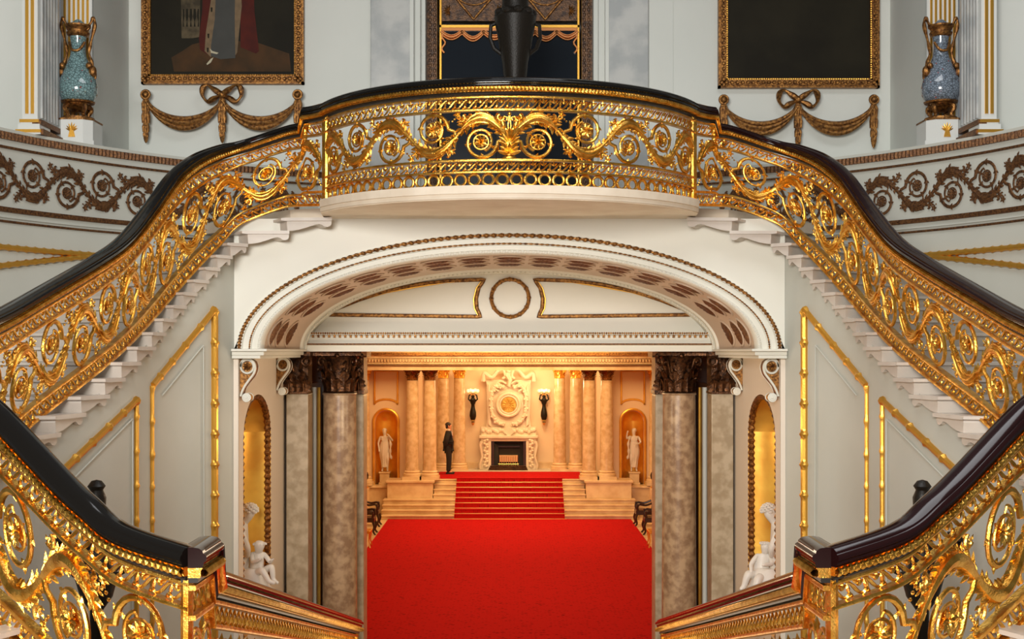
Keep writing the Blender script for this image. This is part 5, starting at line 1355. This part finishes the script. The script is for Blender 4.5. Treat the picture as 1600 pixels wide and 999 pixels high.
# ------------------------------------------------------------------ paintings and swags
def painting(s, left, label):
    y = 17.16; k = y/F
    if left: x0, x1, zb = (222-PX)*k, (475-PX)*k, CZ+(PY-132)*k
    else: x0, x1, zb = (1122-PX)*k, (1373-PX)*k, CZ+(PY-138)*k
    zt = zb+3.0; fw = .125
    root = thing('framed_painting', label, 'painting', ((x0+x1)/2, y, zb), 'full-length paintings beside the door')
    b = MB()
    def fr(a, c_, w0, w1, d): # ring of boxes
        b.box(x0+w0, x1-w0, y-d, y+.04, zb+w0, zb+w1); b.box(x0+w0, x1-w0, y-d, y+.04, zt-w1, zt-w0); b.box(x0+w0, x0+w1, y-d, y+.04, zb+w0, zt-w0); b.box(x1-w1, x1-w0, y-d, y+.04, zb+w0, zt-w0)
    fr(0, 0, 0, .03, .05); fr(0, 0, .03, .095, .08); fr(0, 0, .095, fw, .05)
    fm_ = b.build('frame', 'gold_old', root, smooth=False)
    b = MB(); n = int((x1-x0)/.07)
    for i in range(n):
        for zz in (zb+.062, zt-.062): b.ball((x0+.035+.07*i, y-.08, zz), .026, 6, 5, (1.2, .8, 1))
        
    m_ = int((zt-zb)/.07)
    for i in range(m_):
        for xx in (x0+.062, x1-.062): b.ball((xx, y-.08, zb+.035+.07*i), .026, 6, 5, (1, .8, 1.2))
    b.build('frame_carving', 'gold_old', fm_)
    b = MB()
    for i in range(int((x1-x0-.24)/.03)): b.ball((x0+.13+.03*i, y-.05, zb+.115), .011, 5, 4)
    for i in range(int((zt-zb-.24)/.03)):
        for xx in (x0+.115, x1-.115): b.ball((xx, y-.05, zb+.13+.03*i), .011, 5, 4)
    b.build('frame_beading', 'gold_plain', fm_)
    b = MB(); b.box(x0+fw, x1-fw, y-.005, y+.02, zb+fw, zt-fw)
    mats = ['canvas_dark', 'canvas_brown', 'canvas_grey', 'canvas_red', 'canvas_cream', 'canvas_stone', 'robe_edge']
    if left:
        def sh(mi, pts, d):
            b.cur = mi; n0 = len(b.v); b.add([((px-PX)*k, y-.006-d*.0012, CZ+(PY-py)*k) for px, py in pts], [tuple(range(len(pts)))])
        sh(1, [(272,112),(268,90),(285,80),(300,70),(330,62),(400,66),(452,84),(455,112)], 0)
        sh(5, [(284,60),(282,-60),(314,-60),(312,58),(300,60)], 1)
        sh(0, [(286,42),(286,14),(311,14),(311,42)], 2)
        for i in range(4): sh(5, [(288+6*i,42),(287+6*i,34),(289+6*i,26),(288+6*i,14),(291+6*i,14),(290+6*i,26),(292+6*i,34),(291+6*i,42)], 3)
        sh(3, [(313,78),(311,60),(316,20),(320,-80),(345,-80),(335,60),(325,86)], 3)
        sh(3, [(376,74),(376,-80),(394,-80),(398,20),(405,80),(400,84)], 3)
        sh(4, [(320,80),(322,50),(330,0),(332,-80),(342,-80),(338,30),(332,66),(330,90)], 4)
        sh(4, [(366,90),(366,20),(364,-80),(374,-80),(378,10),(374,50),(371,82)], 4)
        sh(2, [(330,88),(330,72),(336,30),(340,-80),(368,-80),(367,30),(368,91),(345,93)], 5)
        sh(6, [(330,92),(334,90),(330,98),(324,102),(323,100)], 6)
        sh(6, [(328,76),(332,80),(342,83),(339,85),(330,83)], 6)
        for cx, cy in ((326,56),(331,15),(325,78),(337,-20)): sh(0, [(cx-1.5,cy-3),(cx+1.5,cy-3),(cx+1,cy+4),(cx-1,cy+4)], 7)
    b.build('canvas', mats, root, smooth=False)
painting(-1, True, 'gilt-framed dark painting showing the lower part of a robed standing figure in grey and red')
painting(1, False, 'gilt-framed painting that is almost entirely black, right of the gilded doors')

def swag(px0, pxm, px1, py, label):
    y = 17.10; k = y/F
    P = lambda px, q, d=0: ((px-PX)*k, y-d, CZ+(PY-q)*k)
    root = thing('gilt_swag', label, 'swag', P(pxm, py), 'gilt bow and drapery swags under the paintings')
    for a, c_ in ((px0, pxm), (pxm, px1)):
        b = MB()
        for j, (o, r_) in enumerate(((0, .8), (6, 1.0), (12, .7), (3, .6))):
            pts = []; rd = []
            for i in range(17):
                t = i/16; px = a+(c_-a)*t; sag = (32 + o*1.2)*(4*t*(1-t))**.75; pts.append(P(px, py+8+sag*1.0+(0 if j < 3 else 3), .03+.01*j)); rd.append((.014+.034*math.sin(PI*t)*r_))
            b.tube(pts, rd, 7, up=(0,1,0), flat=.8)
        b.build('festoon', 'gold_old', root)
    for px in (px0, pxm, px1):
        b = MB()
        for z0, z1, w0, w1 in ((4, 28, 2.5, 6.5), (24, 46, 4.5, 6.5), (44, 60, 3.5, 5.5), (58, 68, 3, 4.5)):
            for q in (-1, 0, 1):
                b.tube([P(px+q*w0*.5, py+z0, .03), P(px+q*w1*.6, py+(z0+z1)/2, .04), P(px+q*w1*.62, py+z1, .03)], [w0*k*.5, w1*k*.5, w1*k*.36], 6)
        b.leaf(P(px, py+64, .03), (0,0,-1), (1,0,0), (0,1,0), .12, .035, .03)
        b.build('tassel', 'gold_old', root)
    for px in (px0, px1):
        b = MB(); p = P(px, py+2, .05); b.ball(p, .045, 10, 8); b.tube([(p[0]+.055*math.cos(t), p[1], p[2]+.055*math.sin(t)) for t in [2*PI*i/14 for i in range(14)]], .018, 6, closed=True, up=(0,1,0)); b.build('knot', 'gold_old', root)
    b = MB()
    for q in (-1, 1):
        pts = crom([P(pxm, py+2, .05), P(pxm+q*12, py-6, .06), P(pxm+q*22, py-12, .07), P(pxm+q*29, py-8, .06), P(pxm+q*30, py+4, .05), P(pxm+q*22, py+13, .05), P(pxm+q*12, py+8, .05), P(pxm, py+3, .05)], 5)
        b.tube(pts, [.030+.012*math.sin(i*.5) for i in range(len(pts))], 7, up=(0,1,0), flat=1.4)
    b.ball(P(pxm, py+2, .06), .05, 8, 6); b.build('bow', 'gold_old', root)
swag(229, 348, 466, 147, 'gilt bow-tied drapery swag below the robed-figure painting')
swag(1130, 1246, 1364, 155, 'gilt bow-tied drapery swag below the black painting')

# ------------------------------------------------------------------ vases on the ledge
def vase(s, side, mat, lab):
    y = 15.33; k = y/F; cx = s*(796-122)*k; z0 = zr(2.455)
    root = thing('tall_vase', lab, 'vase', (cx, y, z0+.31), 'mounted vases on the ledge')
    zz = z0+.31
    b = MB(); b.lathe([(.10,.20),(.185,.24),(.222,.31),(.228,.40),(.205,.50),(.165,.60),(.12,.70),(.092,.78),(.080,.84),(.082,.93),(.10,1.02)], (cx, y, zz), 36); b.build('body', mat, root)
    b = MB(); b.lathe([(.095,1.0),(.125,1.02),(.135,1.05),(.11,1.06),(.115,1.09),(.15,1.12),(.15,1.14),(.08,1.14)], (cx, y, zz), 28)
    b.build('neck_mount', 'gold_old', root); b = MB()
    b.lathe([(.19,.205),(.20,.225),(.15,.235),(.12,.19),(.15,.16),(.10,.13),(.06,.1)][::-1], (cx, y, zz), 24); b.build('gilt_mount', 'bronze_old' if 0 else 'gold_old', root)
    b = MB(); b.lathe([(.0,1.22),(.04,1.20),(.08,1.16),(.085,1.13)], (cx, y, zz), 18); b.build('lid', mat, root)
    for q in (-1, 1):
        b = MB(); pts = crom([(cx+q*.10, y, zz+1.08), (cx+q*.15, y, zz+1.17), (cx+q*.185, y, zz+1.23), (cx+q*.20, y, zz+1.14), (cx+q*.155, y, zz+.95), (cx+q*.13, y, zz+.82), (cx+q*.16, y, zz+.70), (cx+q*.19, y, zz+.60), (cx+q*.205, y, zz+.5)], 5)
        b.tube(pts, [.020+.006*math.sin(i*.9) for i in range(len(pts))], 7); b.ball((cx+q*.19, y-.05, zz+.58), .05, 8, 6, (1, 1, 1.4)); b.ball((cx+q*.16, y-.09, zz+.64), .04, 8, 6); b.build('handle', 'gold_old', root)
    b = MB(); b.tube(crom([(cx-.09, y-.04, zz+.93), (cx-.05, y-.09, zz+.84), (cx, y-.10, zz+.82), (cx+.05, y-.09, zz+.84), (cx+.09, y-.04, zz+.93)], 4), .016, 6); b.build('garland', 'gold_old', root)
    for i in range(4):
        a = PI/4+i*PI/2; b = MB(); b.tube(crom([(cx+.12*math.cos(a), y+.12*math.sin(a), zz+.18), (cx+.17*math.cos(a), y+.17*math.sin(a), zz+.14), (cx+.13*math.cos(a), y+.13*math.sin(a), zz+.07), (cx+.16*math.cos(a), y+.16*math.sin(a), zz+.02)], 4), [.035]*4+[.028]*4+[.022]*4+[.03], 7); b.build('foot', 'gold_old', root)
    b = MB(); b.lathe([(.19, 0), (.19, .03), (.05, .035)], (cx, y, zz-.0), 24); b.build('base_ring', 'gold_old', root)
    root = thing('vase_plinth', 'white plinth with a small gilt palmette under the %s vase' % side, 'plinth', (cx, y, z0), 'plinths of the mounted vases')
    b = MB(); w_ = .22; c = .09
    oc = [(-w_, -w_+c), (-w_+c, -w_), (w_-c, -w_), (w_, -w_+c), (w_, w_), (-w_, w_)]
    b.vprism([(cx+p[0], y+p[1]) for p in oc], z0, z0+.29); b.vprism([(cx+p[0]*1.06, y+p[1]*1.06) for p in oc], z0, z0+.05); blk = b.build('block', 'white_plinth', root, smooth=False)
    b = MB(); b.vprism([(cx+p[0]*1.02, y+p[1]*1.02) for p in oc], z0+.288, z0+.308); b.build('gilt_rim', 'gold_old', blk, smooth=False)
    b = MB()
    for i in range(7):
        a = R(90+(i-3)*22); d = Vector((math.cos(a), 0, math.sin(a))); b.leaf((cx, y-w_-.006, z0+.15), d, (-d.z, 0, d.x), (0,1,0), .11-.01*abs(i-3), .012, .008)
    b.prism([(cx-.04, z0+.08), (cx+.04, z0+.08), (cx+.022, z0+.16), (cx-.022, z0+.16)], y-w_-.012, y-w_); b.build('palmette', 'gold_plain', blk)
vase(-1, 'left', 'porcelain_green', 'tall green-blue patterned porcelain vase with gilt handles on the left ledge')
vase(1, 'right', 'porcelain_blue', 'tall grey-blue porcelain vase with red flowers and gilt handles on the right ledge')

# ------------------------------------------------------------------ dark torcheres in the well
for s, side in ((-1, 'left'), (1, 'right')):
    px, py = (141, 762); Y = 9.9; x = s*(796-px)*Y/F*.985; z = CZ+(PY-py)*Y/F-.05
    root = thing('torchere', 'tall dark bronze lamp standard rising behind the %s handrail' % side, 'lamp', (x, Y, 0), 'bronze lamp standards in the stairwell')
    b = MB(); b.lathe([(.28, 0), (.28, .08), (.18, .14), (.10, .3), (.06, .6), (.05, 1.6), (.08, 1.7), (.05, 1.8), (.05, z-.9), (.12, z-.8), (.16, z-.65), (.10, z-.5), (.05, z-.42), (.05, z-.2)], (x, Y, 0), 20); b.build('stem', 'bronze', root)
    b = MB()
    for i in range(6):
        a = 2*PI*i/6; b.tube(crom([(x, Y, z-.55), (x+.18*math.cos(a), Y+.18*math.sin(a), z-.62), (x+.30*math.cos(a), Y+.30*math.sin(a), z-.48), (x+.28*math.cos(a), Y+.28*math.sin(a), z-.38)], 4), .018, 6)
        b.lathe([(.02, 0), (.05, .02), (.03, .05), (.03, .12)], (x+.28*math.cos(a), Y+.28*math.sin(a), z-.38), 10)
    b.build('arms', 'bronze', root)
    b = MB(); b.lathe([(.03, -.22), (.07, -.12), (.075, -.03), (.05, .03), (.07, .06), (.04, .10), (0, .11)], (x, Y, z), 12); b.build('finial', 'bronze', root)
